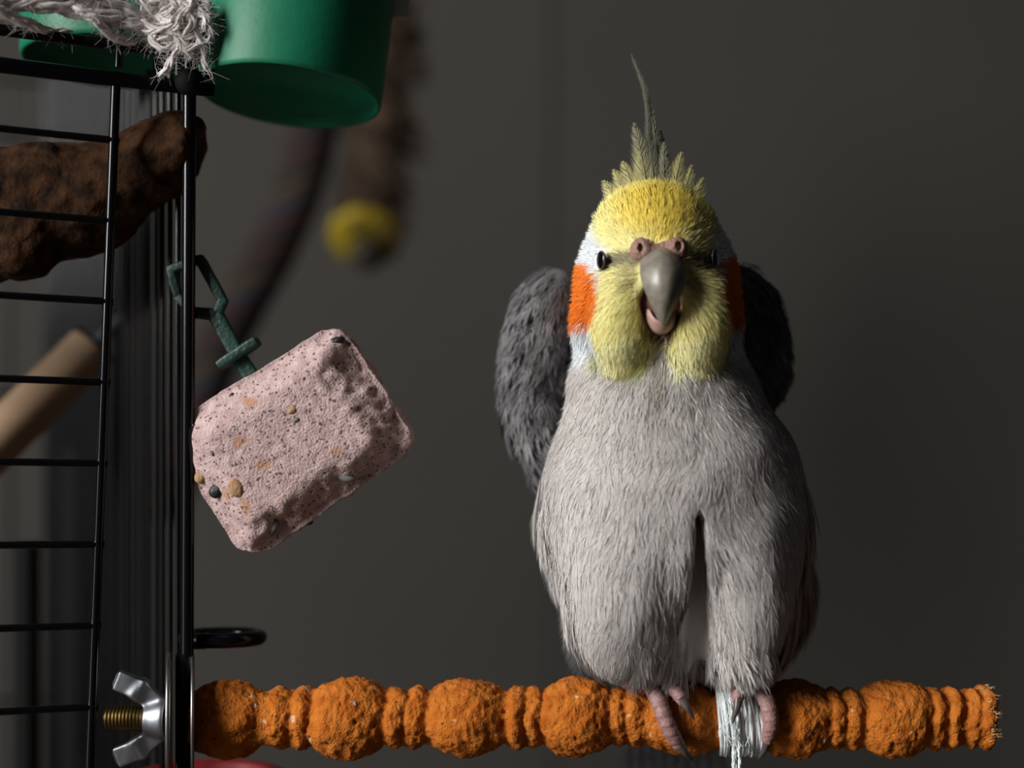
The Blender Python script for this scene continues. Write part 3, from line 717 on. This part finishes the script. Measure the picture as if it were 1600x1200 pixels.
def body_sd(p):
    d = sd_ell(p, (1032, 600, -10), (142, 90, 118))
    d = smin(d, sd_ell(p, (1052, 725, -5), (188, 130, 140)), 70)
    d = smin(d, sd_ell(p, (1056, 830, -10), (206, 150, 145)), 70)
    d = smin(d, sd_ell(p, (1088, 950, -70), (186, 150, 110)), 50)
    d = smin(d, sd_ell(p, (972, 905, 42), (86, 152, 92)), 34)
    d = smin(d, sd_ell(p, (1158, 900, 42), (72, 152, 90)), 34)
    d = smin(d, sd_cap(p, (1020, 985, 35), (1036, 1030, 35), 52, 34), 30)
    d = smin(d, sd_cap(p, (1140, 985, 35), (1150, 1030, 35), 50, 32), 30)
    gw = np.interp(p[:, 1], [780, 796, 830, 900, 1000, 1060], [-9, 7, 11, 14, 19, 24])
    g = np.maximum(np.abs(p[:, 0] - (1076 + (p[:, 1] - 800) * 0.03)) - gw, 58 - p[:, 2])
    d = smax(d, -g, 18)
    d = d + 3.5 * noise(p * np.array([1, 0.7, 1], dtype=p.dtype), 1 / 46, 5)
    return d
def bird_sd(p):
    p = p.astype(np.float32)
    return smin(head_sd(p), body_sd(p), 26)
def wing_sd_l(p):
    d = sd_ell(p, (872, 470, -120), (42, 62, 46))
    d = smin(d, sd_ell(p, (842, 545, -125), (50, 110, 44)), 30)
    d = smin(d, sd_ell(p, (826, 630, -125), (40, 84, 36)), 30)
    d = smin(d, sd_ell(p, (855, 690, -115), (30, 90, 34)), 30)
    return d + 4 * noise(p, 1 / 22, 8)
def wing_sd_r(p):
    d = sd_ell(p, (1172, 475, -120), (44, 70, 46))
    d = smin(d, sd_ell(p, (1202, 530, -125), (46, 84, 44)), 30)
    d = smin(d, sd_ell(p, (1212, 580, -125), (36, 50, 36)), 30)
    d = smin(d, sd_ell(p, (1185, 640, -115), (30, 90, 34)), 20)
    return d + 4 * noise(p, 1 / 22, 8)

def em(u, v, cu, cv, ru, rv, lo=0.75, hi=1.25):
    return 1 - sstep(lo, hi, ((u - cu) / ru) ** 2 + ((v - cv) / rv) ** 2)
def lerp(a, b, m): return a + (np.asarray(b) - a) * m[:, None]
def bird_col(p):
    u, v, w = p[:, 0], p[:, 1], p[:, 2]; n = len(p)
    nz = noise(p, 1 / 24, 31)
    u = u + 4 * nz; v = v + 4 * noise(p, 1 / 20, 44)
    c = np.tile(np.array([0.62, 0.588, 0.57]), (n, 1))
    c = lerp(c, (0.60, 0.565, 0.54), sstep(760, 640, v))                        # browner upper breast
    c = lerp(c, (0.28, 0.275, 0.275), sstep(-20, -90, w) * sstep(560, 640, v))     # grey back
    edge = 572 + 16 * np.cos((u - 1025) / 60.0)
    hd = sstep(edge + 8, edge - 8, v)
    c = lerp(c, (0.74, 0.775, 0.80), hd)                                           # white cheeks
    yl = np.maximum.reduce([em(u, v, 1018, 345, 96, 76), em(u, v, 968, 510, 50, 76), em(u, v, 1077, 510, 50, 78), em(u, v, 1020, 430, 85, 52), sstep(335, 318, v)]) * hd * np.maximum(sstep(-30, 20, w), sstep(335, 318, v))
    c = lerp(c, (0.84, 0.775, 0.33), yl)
    c = lerp(c, (0.86, 0.69, 0.12), em(u, v, 1015, 345, 68, 48, 0.2, 1.3) * hd * sstep(0, 40, w))
    c = lerp(c, (0.86, 0.84, 0.50), em(u, v, 965, 560, 46, 40) * 0.7 * hd)
    c = lerp(c, (0.86, 0.84, 0.50), em(u, v, 1077, 560, 48, 40) * 0.7 * hd)
    chin = em(u, v, 1022, 575, 13, 46); c = lerp(c, (0.50, 0.46, 0.40), chin)
    for cu, sg in ((966, 1), (1076, -1)):                                         # grey lores
        c = lerp(c, (0.20, 0.17, 0.10), em(u, v, cu - 3 * sg, 418, 32, 12, 0.3, 1.3) * 0.95)
        c = lerp(c, (0.30, 0.25, 0.12), em(u, v, cu + 10 * sg, 440, 14, 26, 0.3, 1.3) * 0.6)
    for cu, cv, ru, rv in ((903, 462, 31, 50), (1142, 456, 34, 54)):
        c = lerp(c, (0.80, 0.20, 0.018), em(p[:, 0] + 3 * nz, p[:, 1] + 3 * nz, cu, cv, ru, rv, 0.8, 1.1) * sstep(-70, -30, w))
    c = lerp(c, (0.50, 0.48, 0.30), sstep(-40, -100, w) * hd * sstep(480, 400, v))
    c = lerp(c, (0.36, 0.34, 0.33), sstep(-60, -110, w) * hd * sstep(400, 480, v))
    c = lerp(c, (0.22, 0.085, 0.07), em(p[:, 0], p[:, 1], 1020, 487, 34, 40, 0.85, 1.0) * sstep(55, 65, p[:, 2]))            # pink lining of the gape
    return c

def bird_flow(p, n):
    B = np.array([1021, 436, 120.0]); d = p - B; d /= np.linalg.norm(d, axis=1)[:, None] + 1e-6
    head = sstep(560, 470, p[:, 1])[:, None]
    dn = np.zeros_like(p); dn[:, 1] = 1; dn[:, 0] = np.clip((p[:, 0] - 1060) / 500, -0.35, 0.35); dn[:, 2] = -0.1
    side = np.where(p[:, 0] < 1076, 1, -1) * em(p[:, 0], p[:, 1], 1076, 850, 40, 60, 0.3, 1.4); dn[:, 0] -= side * 0.4
    f = d * head + dn * (1 - head)
    a = 0.48 * noise(p, 1 / 52, 60) * (1 - 0.6 * head[:, 0]); t2 = np.cross(n, f); f = f + t2 * a[:, None]
    f = f - n * (f * n).sum(1)[:, None]
    return f / (np.linalg.norm(f, axis=1)[:, None] + 1e-6)

def plumage(name, fn, base, n, flow, colf, L, Wd, nb, wid, lift, parent, rng, spread=0.36, K=4, dark=0.0, loose=0.06, hug=True, shade_var=0.06, avoid=None):
    """feathers on a surface: each is a fan of fine barbs along a short shaft that hugs the body"""
    N = len(base); L = np.broadcast_to(L, (N,)) * rng.uniform(0.75, 1.2, N); Wd = np.broadcast_to(Wd, (N,)) * rng.uniform(0.8, 1.2, N)
    a = rng.normal(0, 0.08, N)[:, None]; b = np.cross(n, flow); flow = flow * np.cos(a) + b * np.sin(a); b = np.cross(n, flow)
    fc = colf(base + flow * 0.35 * L[:, None]) * (1 + rng.normal(0, shade_var, N))[:, None]
    lf = np.broadcast_to(lift, (N,)) * rng.uniform(0.6, 1.5, N)
    R = lambda x: np.repeat(x, nb, axis=0)
    s0 = rng.uniform(0.0, 0.78, (N, nb)); sg = np.where(np.arange(nb) % 2 == 0, 1.0, -1.0)[None, :]
    bl_ = (0.30 + 0.32 * np.sin(np.pi * np.clip(s0 * 1.15, 0, 1))) * rng.uniform(0.75, 1.2, (N, nb))
    lat = sg * np.sqrt(np.clip(1 - (s0 * 1.1) ** 2, 0.05, 1)) * rng.uniform(0.3, 1.0, (N, nb))
    r = np.linspace(0, 1, K)
    along = s0[..., None] + bl_[..., None] * r
    la = lat[..., None] * (r ** 0.8) * (1 - 0.25 * r)
    tip_h = 0.4 + along * 1.0
    Lr, Wr, lr = R(L)[:, None], R(Wd)[:, None], R(lf)[:, None]
    al, la, th = along.reshape(-1, K), la.reshape(-1, K), tip_h.reshape(-1, K)
    fr_, br_, nr_ = R(flow), R(b), R(n)
    pts = R(base)[:, None] + fr_[:, None] * (al * Lr)[..., None] + br_[:, None] * (la * Wr)[..., None]
    h = lr * th + rng.uniform(0, 0.9, al.shape[0])[:, None]
    ls = rng.uniform(0, 1, al.shape[0]) < loose
    h = h + (ls * rng.uniform(1, 6, al.shape[0]))[:, None] * r ** 1.5
    keep = None if avoid is None else ~avoid(pts.reshape(-1, 3)).reshape(pts.shape[:2]).any(1)
    if hug:
        q = pts.reshape(-1, 3).astype(np.float32)
        for _ in range(2):
            dd, gg = fn.full(q); q = q - gg * (dd - h.ravel())[:, None]
        pts = q.reshape(pts.shape)
    else: pts = pts + nr_[:, None] * h[..., None]
    bc = np.repeat(fc, nb, 0) * (1 + rng.normal(0, 0.05, len(pts)))[:, None]
    ramp = np.ones(K)
    cols = np.clip(bc[:, None] * ramp[None, :, None], 0, 0.95)
    wdt = wid * np.array([0.7, 1.0, 0.85, 0.0])[None, :K] * rng.uniform(0.7, 1.3, len(pts))[:, None]
    tn = pts[:, -1] - pts[:, 0]; side = np.cross(nr_, tn); side /= np.linalg.norm(side, axis=1)[:, None] + 1e-6
    rl = rng.normal(0, 0.12, len(pts))[:, None]; side = side * np.cos(rl) + nr_ * np.sin(rl)
    if keep is not None: pts, side, wdt, cols = pts[keep], side[keep], wdt[keep], cols[keep]
    return strips(pts, side, wdt, cols)

def joined(name, sets, material, parent):
    V, Q, T, C = [], [], [], []; off = 0
    for v, q, t, c in sets:
        V.append(v); C.append(c); T.append(t + off)
        if q is not None: Q.append(q + off)
        off += len(v)
    o = obj(name, mesh_np(name, bl(np.concatenate(V)), np.concatenate(T), np.concatenate(Q), True, np.concatenate(C)), material, parent)
    o['kind'] = 'stuff'; return o

class Cached:
    """distance field sampled once on a grid, looked up by interpolation"""
    def __init__(self, fn, lo, hi, h):
        self.lo = np.asarray(lo, float); self.h = h; n = np.ceil((np.asarray(hi) - self.lo) / h).astype(int) + 1
        P = np.stack(np.meshgrid(*[self.lo[i] + h * np.arange(n[i]) for i in range(3)], indexing='ij'), -1).astype(np.float32)
        f = fn(P.reshape(-1, 3)).reshape(n); g = np.stack(np.gradient(f, h), -1)
        self.f = np.concatenate([f[..., None], g], -1).astype(np.float32); self.n = n
    def full(self, p):
        x = np.clip((p - self.lo) / self.h, 0, np.array(self.n) - 1.001); i = x.astype(int); t = (x - i).astype(np.float32); r = 0
        for dx in (0, 1):
            for dy in (0, 1):
                for dz in (0, 1):
                    w = (t[:, 0] if dx else 1 - t[:, 0]) * (t[:, 1] if dy else 1 - t[:, 1]) * (t[:, 2] if dz else 1 - t[:, 2])
                    r = r + w[:, None] * self.f[i[:, 0] + dx, i[:, 1] + dy, i[:, 2] + dz]
        return r[:, 0], r[:, 1:] / (np.linalg.norm(r[:, 1:], axis=1)[:, None] + 1e-6)
V, Q = surface_net(bird_sd, (780, 215, -220), (1320, 1110, 230), 5.0)
bird_c = Cached(bird_sd, (740, 190, -230), (1350, 1150, 230), 5.0)
V = V.astype(np.float32)
body = obj('body', mesh_np('body', bl(V), None, Q, True, np.clip(bird_col(V), 0, 1), True), M['skin'], bird)
BN = grad(bird_sd, V, 3.0)
def pick(mask, spacing):
    idx = np.nonzero(mask)[0]; area = len(idx) * 25 * 1.15; n = int(area / spacing ** 2)
    return rng.choice(idx, min(n, len(idx)), replace=n > len(idx))
eye_d = np.minimum(*[np.linalg.norm((V - np.array(e)) * [1, 1, 0.6], axis=1) for e in EYES])
mouth_m = em(V[:, 0], V[:, 1], 1020, 455, 34, 62, 0.95, 1.0) * (V[:, 2] > 70) > 0.5
vv = V[:, 1]; okv = (eye_d > 12) & ~mouth_m
cleft = (np.abs(V[:, 0] - 1078) < 24) & (vv > 790) & (V[:, 2] < 100)
sets = []
def put(mask, sp, L, Wd, nb, wid, lift, **kw):
    i = pick(mask, sp); p = V[i] + rng.normal(0, 1.5, (len(i), 3)).astype(np.float32); n = BN[i]
    f = bird_flow(p, n); lk = L(p) if callable(L) else L
    sets.append(plumage('f', bird_c, p, n, f, bird_col, lk, Wd, nb, wid, lift, bird, rng, avoid=avoid, **kw))
def avoid(p):
    gw = np.interp(p[:, 1], [780, 796, 830, 900, 1000, 1060], [-9, 4, 8, 10, 13, 16])
    a = (np.abs(p[:, 0] - (1076 + (p[:, 1] - 800) * 0.03)) < gw) & (p[:, 2] > 40)
    m = (np.abs(p[:, 0] - 1020) < np.interp(p[:, 1], [425, 460, 480, 515, 528], [34, 30, 29, 20, 8])) & (p[:, 1] > 425) & (p[:, 1] < 526) & (p[:, 2] > 70)
    for e in EYES: a |= (((p[:, 0] - e[0]) / 9) ** 2 + ((p[:, 1] - e[1]) / 13) ** 2 < 1) & (p[:, 2] > 40)
    return a | m
fr_m = V[:, 2] > -40
put(okv & (vv < 470) & fr_m, 5.5, 25, 6, 11, 0.85, 1.1, loose=0.10)
put((vv < 350) & (V[:, 2] > -60), 8, 40, 7, 12, 0.85, 4.0, loose=0.4)
put(okv & (vv >= 470) & (vv < 590) & fr_m, 6.0, 36, 8, 14, 0.85, 1.2, loose=0.08)
put(okv & (vv < 590) & ~fr_m, 11, 30, 9, 10, 1.8, 2.5)
put((vv >= 575) & (vv < 700) & fr_m, 9, 46, 14, 22, 1.0, 1.2, loose=0.04)
put((vv >= 690) & fr_m & ~cleft, 12.5, lambda p: 66 + 24 * sstep(760, 900, p[:, 1]), 19, 46, 1.0, 1.6, loose=0.04)
put((vv >= 590) & ~fr_m, 20, 70, 24, 22, 2.4, 4.0)
# fluffed fringe along the flanks and round the thighs
put((vv > 740) & (vv < 1000) & (np.abs(BN[:, 2]) < 0.45) & (np.abs(V[:, 0] - 1060) > 150), 20, 96, 20, 34, 1.2, 9.0, loose=0.3)
put((vv > 985) & (vv < 1030) & (V[:, 2] > 20) & (V[:, 0] > 985) & (V[:, 0] < 1190), 12, 50, 12, 30, 1.0, 2.0, loose=0.2, hug=False)
joined('plumage', sets, M['plumage'], bird)

# wings held away from the body
for fn, lo_, hi_, sd in ((wing_sd_l, (740, 380, -190), (930, 800, -50), -1), (wing_sd_r, (1110, 370, -190), (1290, 760, -50), 1)):
    f32 = lambda p, fn=fn: fn(p.astype(np.float32))
    WV, WQ = surface_net(f32, lo_, hi_, 4.0); WV = WV.astype(np.float32)
    wcol = lambda p: np.array([0.165, 0.160, 0.165]) * (1 + 0.35 * noise(p, 1 / 30, 14))[:, None]
    wing = obj('wing', mesh_np('wing', bl(WV), None, WQ, True, wcol(WV), True), M['skin'], bird)
    WN = grad(f32, WV, 3.0); i = rng.choice(len(WV), 620)
    def wflow(p, n):
        d = np.zeros_like(p); d[:, 1] = 1.0; d[:, 0] = sd * (0.35 - 0.9 * sstep(560, 700, p[:, 1])); d[:, 2] = -0.2
        d = d - n * (d * n).sum(1)[:, None]; return d / (np.linalg.norm(d, axis=1)[:, None] + 1e-6)
    p = WV[i]; n = WN[i]
    s = plumage('w', Cached(f32, np.array(lo_) - 20, np.array(hi_) + 20, 4.0), p, n, wflow(p, n), wcol, 46, 15, 22, 2.0, 6.0, wing, rng, loose=0.15, shade_var=0.25)
    joined('wing_plumage', [s], M['plumage'], wing)

# long stiff feathers: shaft with close barbs, slightly cupped vane
def feather(name, pts, width, col, parent, nb=70, tipcol=None, wid=1.4, n_ref=(0, 0, 1.0), seed=0, taper=1.0, gap=0.12, ang=0.9, pointed=False):
    g = np.random.default_rng(seed); c = catmull(pts, 60); t = np.gradient(c, axis=0); t /= np.linalg.norm(t, axis=1)[:, None]
    nn = np.tile(np.array(n_ref, float), (60, 1)); nn -= t * (nn * t).sum(1)[:, None]; nn /= np.linalg.norm(nn, axis=1)[:, None]; b = np.cross(nn, t)
    s = np.repeat(np.linspace(gap, 0.99, nb), 2); sg = np.tile([1.0, -1.0], nb); i = (s * 59).astype(int)
    prof_ = np.sin(np.pi * np.clip(s, 0, 1) ** taper) ** 0.6 * 0.9 + 0.1
    if pointed: prof_ = (1 - s) ** 0.75 * 0.95 + 0.05
    bl_ = width * prof_ * g.uniform(0.8, 1.12, len(s)); r = np.linspace(0, 1, 4)
    pos = c[i][:, None] + (b[i] * sg[:, None])[:, None] * (bl_[:, None] * r * math.sin(ang))[..., None] + t[i][:, None] * (bl_[:, None] * r ** 1.3 * math.cos(ang) * 1.3)[..., None] - nn[i][:, None] * (0.25 * bl_[:, None] * r ** 2)[..., None]
    pos += g.normal(0, 0.35, pos.shape)
    tn = pos[:, -1] - pos[:, 0]; side = np.cross(nn[i], tn); side /= np.linalg.norm(side, axis=1)[:, None] + 1e-9
    tc = np.array(tipcol if tipcol is not None else col); cc = np.array(col) + (tc - np.array(col)) * s[:, None]
    cc = cc * (1 + g.normal(0, 0.08, len(s)))[:, None]
    v, q, tr, cl = strips(pos, side, wid * np.tile([[1.0, 1.0, 0.8, 0]], (len(s), 1)), np.repeat(cc[:, None], 4, 1))
    sv, sq, stt = sweep(c, np.linspace(1.5, 0.35, 60), 5); off = len(v)
    V2 = np.vstack([v, sv]); C2 = np.vstack([cl, np.tile(np.array(col) * 0.45, (len(sv), 1))])
    return obj(name, mesh_np(name, bl(V2), np.vstack([tr, np.array(stt) + off]), np.vstack([q, sq + off]), True, np.clip(C2, 0, 1)), M['plumage'], parent)

yg, gy, dg_ = (0.52, 0.48, 0.22), (0.30, 0.29, 0.20), (0.13, 0.13, 0.11)
crest = [([(1032, 330, 30), (1027, 250, 10), (1021, 190, -10), (1013, 145, -25), (1002, 105, -40), (990, 72, -50)], 22, gy, dg_, 0.9, 100),
         ([(1024, 330, 30), (1018, 260, 14), (1014, 215, 0), (1012, 170, -12), (1008, 130, -24)], 20, gy, dg_, 0.9, 80),
         ([(1038, 330, 25), (1034, 262, 5), (1027, 215, -5), (1021, 175, -15)], 30, dg_, gy, 0.9, 70),
         ([(1046, 330, 20), (1044, 270, 0), (1038, 236, -8), (1034, 200, -16)], 28, dg_, gy, 0.9, 60)]
for (bu, bv, tu, tv, wd, c1, c2) in ((1012, 330, 990, 202, 40, yg, gy), (1000, 335, 972, 262, 36, yg, yg), (1040, 335, 1064, 248, 36, yg, yg), (1022, 330, 1012, 225, 36, gy, dg_),
        (1032, 335, 1036, 232, 34, gy, gy), (990, 340, 958, 275, 34, (0.75, 0.68, 0.32), yg), (1052, 340, 1080, 268, 36, (0.76, 0.69, 0.32), yg), (1062, 345, 1098, 288, 36, (0.76, 0.69, 0.32), yg),
        (978, 348, 942, 292, 34, (0.78, 0.72, 0.36), yg), (1006, 335, 998, 248, 36, (0.80, 0.70, 0.28), yg), (1024, 335, 1022, 258, 38, (0.80, 0.70, 0.28), yg), (1046, 338, 1052, 262, 36, (0.80, 0.70, 0.28), yg),
        (1030, 340, 1044, 276, 36, (0.84, 0.74, 0.28), yg), (1014, 340, 1006, 276, 36, (0.84, 0.74, 0.28), yg), (994, 342, 980, 285, 36, (0.84, 0.76, 0.32), yg), (1058, 345, 1072, 292, 34, (0.78, 0.72, 0.36), yg)):
    tv -= 8; wd *= 1.15; bv += 8; dx, dy = tu - bu, tv - bv
    crest.append(([(bu, bv, 40), (bu + dx * 0.3, bv + dy * 0.36, 36), (bu + dx * 0.66, bv + dy * 0.7, 26), (tu, tv, 12)], wd, c1, c2, 0.9, 46))
for k, (pts, wd, c1, c2, wi, nb) in enumerate(crest):
    feather('crest_feather', pts, wd, c1, bird, nb, c2, wi, seed=k, pointed=True, ang=0.5)

# tail and folded wing tips behind the perch
for k in range(9):
    x = (k - 4) * 19
    feather('tail_feather', [(1070 + x * 0.5, 1000, -120 - 4 * abs(k - 4)), (1068 + x * 0.8, 1120, -128 - 4 * abs(k - 4)), (1066 + x * 1.0, 1250, -138), (1064 + x * 1.0, 1420, -150)], 26, (0.15, 0.155, 0.165), bird, 240, (0.11, 0.11, 0.12), 3.0, seed=30 + k, taper=0.6, gap=0.02)
for k, (pts, wd) in enumerate(([[(886, 900, -40), (892, 970, -48), (906, 1045, -62), (938, 1120, -90)], 26], [[(905, 910, -20), (914, 980, -36), (932, 1050, -58), (965, 1120, -90)], 26], [[(955, 950, -10), (965, 1020, -35), (985, 1080, -60), (1010, 1130, -90)], 22],
                               [[(1268, 870, -70), (1266, 940, -75), (1255, 1010, -85), (1225, 1090, -100)], 26], [[(1245, 880, -40), (1245, 950, -50), (1235, 1020, -70), (1205, 1090, -100)], 26], [[(1215, 920, -20), (1215, 980, -40), (1205, 1040, -60), (1180, 1100, -90)], 26],
                               [[(862, 870, -60), (862, 905, -64), (866, 930, -68), (872, 958, -72)], 13])):
    feather('wing_feather', pts, wd, (0.23, 0.235, 0.245), bird, 120, (0.19, 0.195, 0.205), 2.4, seed=60 + k, taper=0.7, gap=0.02)

# eyes with bare grey lids
for (eu, ev, ew), sd in zip(EYES, (-1, 1)):
    ang_ = sd * 1.2; rm = np.array([[math.cos(ang_), 0, math.sin(ang_)], [0, 1, 0], [-math.sin(ang_), 0, math.cos(ang_)]])
    v, q, t = ellipsoid((eu, ev, ew), (12, 13.5, 5), 32, 20, rm)
    e = obj('eye', mesh_np('eye', bl(v), t, q, fix=True), M['eye'], bird)
    b = np.linspace(0, 2 * np.pi, 40, endpoint=True)
    ringp = np.stack([13.0 * np.cos(b), 13.0 * np.sin(b), 1.5 + 0 * b], -1) @ rm.T + np.array([eu, ev, ew])
    obj('eyelid', tube_mesh('eyelid', bl(ringp), 1.3 * S, 8, caps=False), M['lid'], e)

# beak: hooked upper half as a ridged loft, scoop-shaped lower half, cere with two nostrils
bk = obj('beak', None, None) if False else None
cl_ = [(1020, 405, 112, 26, 24), (1020, 420, 133, 32, 30), (1020, 437, 150, 34, 36), (1020, 455, 158, 31, 36), (1020.5, 472, 158, 25, 31), (1021, 488, 152, 17.5, 24), (1021.5, 500, 145, 11.5, 17), (1022, 508, 138, 7, 11), (1022, 513, 132, 2.5, 5)]
cc = catmull([c[:3] for c in cl_], 40); ww = np.interp(np.linspace(0, 8, 40), range(9), [c[3] for c in cl_]); dd = np.interp(np.linspace(0, 8, 40), range(9), [c[4] for c in cl_])
nb = 28; a = np.linspace(0, 2 * np.pi, nb, endpoint=False)
t = np.gradient(cc, axis=0); t /= np.linalg.norm(t, axis=1)[:, None]; X = np.tile([1.0, 0, 0], (40, 1)); N_ = np.cross(X, t); N_ *= np.sign(N_[:, 2:3] + 1e-6)
ca, sa = np.cos(a), np.sin(a)
front_k = np.where(sa > 0, sa ** 1.0, sa * 1.1); side_k = np.sign(ca) * np.abs(ca) ** 0.85 * np.where(sa > 0, 1 - 0.42 * sa, 1.0)
bv = cc[:, None] + X[:, None] * (ww[:, None] * side_k)[..., None] + N_[:, None] * (dd[:, None] * 0.62 * front_k)[..., None]
bv = bv.reshape(-1, 3); i, j = np.meshgrid(np.arange(39), np.arange(nb), indexing='ij')
bq = np.stack([i * nb + j, i * nb + (j + 1) % nb, (i + 1) * nb + (j + 1) % nb, (i + 1) * nb + j], -1).reshape(-1, 4)
bv = np.vstack([bv, cc[0], cc[-1]]); bt = []
for j in range(nb): bt.append((40 * nb, (j + 1) % nb, j)); bt.append((40 * nb + 1, 39 * nb + j, 39 * nb + (j + 1) % nb))
beak = obj('upper_beak', mesh_np('upper_beak', bl(bv), bt, bq, fix=True), M['beak'], bird)
def cere_sd(p):
    d = sd_ell(p, (993, 400, 117), (15.5, 16, 19)); d = smin(d, sd_ell(p, (1042, 398, 117), (15.5, 16, 19)), 12)
    d = smin(d, sd_cap(p, (992, 405, 119), (1044, 404, 119), 14, 14), 14)
    d = smin(d, sd_cap(p, (989, 412, 116), (988, 442, 108), 8, 3), 8); d = smin(d, sd_cap(p, (1050, 412, 116), (1052, 442, 108), 8, 3), 8)
    d = smax(d, -sd_ell(p, (989, 399, 136), (4.5, 6.5, 16)), 3); d = smax(d, -sd_ell(p, (1045, 397, 136), (4.5, 7, 16)), 3)
    return d + 1.0 * noise(p, 1 / 4.5, 3) + 0.8 * noise(p, 1 / 10, 7)
V2, Q2 = surface_net(cere_sd, (965, 372, 85), (1075, 452, 150), 1.6)
cere = obj('cere', mesh_np('cere', bl(V2), None, Q2, True, None, True), M['cere'], bird)
for u_ in (989, 1045):
    v, q, t = ellipsoid((u_, 399 if u_ < 1000 else 397, 121), (4.6, 6.6, 3), 16, 10); obj('nostril', mesh_np('nostril', bl(v), t, q), M['nostril'], cere)
def jaw_sd(p):
    d = sd_ell(p, (1020, 500, 118), (23, 27, 24)); d = smax(d, -sd_ell(p, (1020, 486, 122), (17, 26, 30)), 4)
    return smax(d, 492 - p[:, 1] - 0.25 * np.abs(p[:, 0] - 1020), 4)
V2, Q2 = surface_net(jaw_sd, (990, 470, 85), (1050, 535, 150), 1.5)
obj('lower_beak', mesh_np('lower_beak', bl(V2), None, Q2, True, None, True), M['mandible'], bird)
v, q, t = ellipsoid((1020, 486, 108), (33, 38, 13), 24, 16); mo = obj('mouth', mesh_np('mouth', bl(v), t, q), M['mouth'], bird)
v, q, t = ellipsoid((1020, 500, 112), (10, 14, 9), 20, 12); obj('tongue', mesh_np('tongue', bl(v), t, q), M['cere'], mo)

# feet: toes wrapped over the perch, dark curved claws
def foot(toes, ankle):
    def sd(p):
        d = sd_cap(p, ankle[0], ankle[1], 15, 15)
        for pts, rads in toes:
            c = catmull(pts, 9); r = np.interp(np.linspace(0, 1, 9), np.linspace(0, 1, len(rads)), rads); e = None
            for k in range(8):
                s_ = sd_cap(p, c[k], c[k + 1], r[k], r[k + 1]); e = s_ if e is None else smin(e, s_, 3)
            d = smin(d, e, 6)
        return d + 0.28 * np.sin(p[:, 1] * 0.8 + p[:, 0] * 0.2) + 0.5 * noise(p, 0.2, 2)
    allp = np.vstack([np.array(x[0]) for x in toes] + [np.array(ankle)])
    V2, Q2 = surface_net(lambda p: sd(p.astype(np.float64)), allp.min(0) - 20, allp.max(0) + 20, 2.0)
    return obj('foot', mesh_np('foot', bl(V2), None, Q2, True, None, True), M['toe'], bird)
f1 = foot([([(1010, 1058, 30), (1022, 1080, 60), (1036, 1118, 72), (1052, 1146, 66)], [12, 12.5, 12, 10]),
           ([(1034, 1056, 32), (1048, 1066, 54), (1058, 1080, 68)], [11, 10.5, 8]),
           ([(1012, 1056, 20), (995, 1062, -20), (985, 1080, -50)], [12, 12, 10]), ([(1030, 1056, 10), (1030, 1062, -30), (1026, 1090, -62)], [12, 12, 10])], ((1018, 1030, 20), (1020, 1056, 18)))
f2 = foot([([(1152, 1055, 32), (1145, 1066, 56), (1142, 1080, 66)], [11, 10, 8]),
           ([(1168, 1056, 30), (1186, 1078, 58), (1192, 1112, 68), (1188, 1140, 62)], [12, 12.5, 12, 9]),
           ([(1170, 1056, 15), (1182, 1062, -25), (1188, 1085, -55)], [12, 12, 10]), ([(1152, 1056, 10), (1150, 1062, -30), (1152, 1090, -62)], [12, 12, 10])], ((1160, 1030, 20), (1160, 1056, 18)))
for f_, pts, r0 in ((f1, [(1050, 1142, 68), (1060, 1155, 68), (1069, 1166, 62), (1076, 1174, 54)], 8.5), (f1, [(1056, 1076, 68), (1064, 1088, 74), (1071, 1099, 73), (1076, 1108, 70)], 7.5),
                    (f2, [(1143, 1076, 66), (1140, 1090, 72), (1136, 1102, 72), (1134, 1114, 69)], 7.5), (f2, [(1188, 1138, 62), (1186, 1150, 60), (1182, 1164, 52), (1176, 1176, 42)], 8)):
    obj('claw', tube_mesh('claw', bl(catmull(pts, 16)), np.linspace(1, 0.08, 16) ** 0.8 * r0 * S, 12), M['claw'], f_)
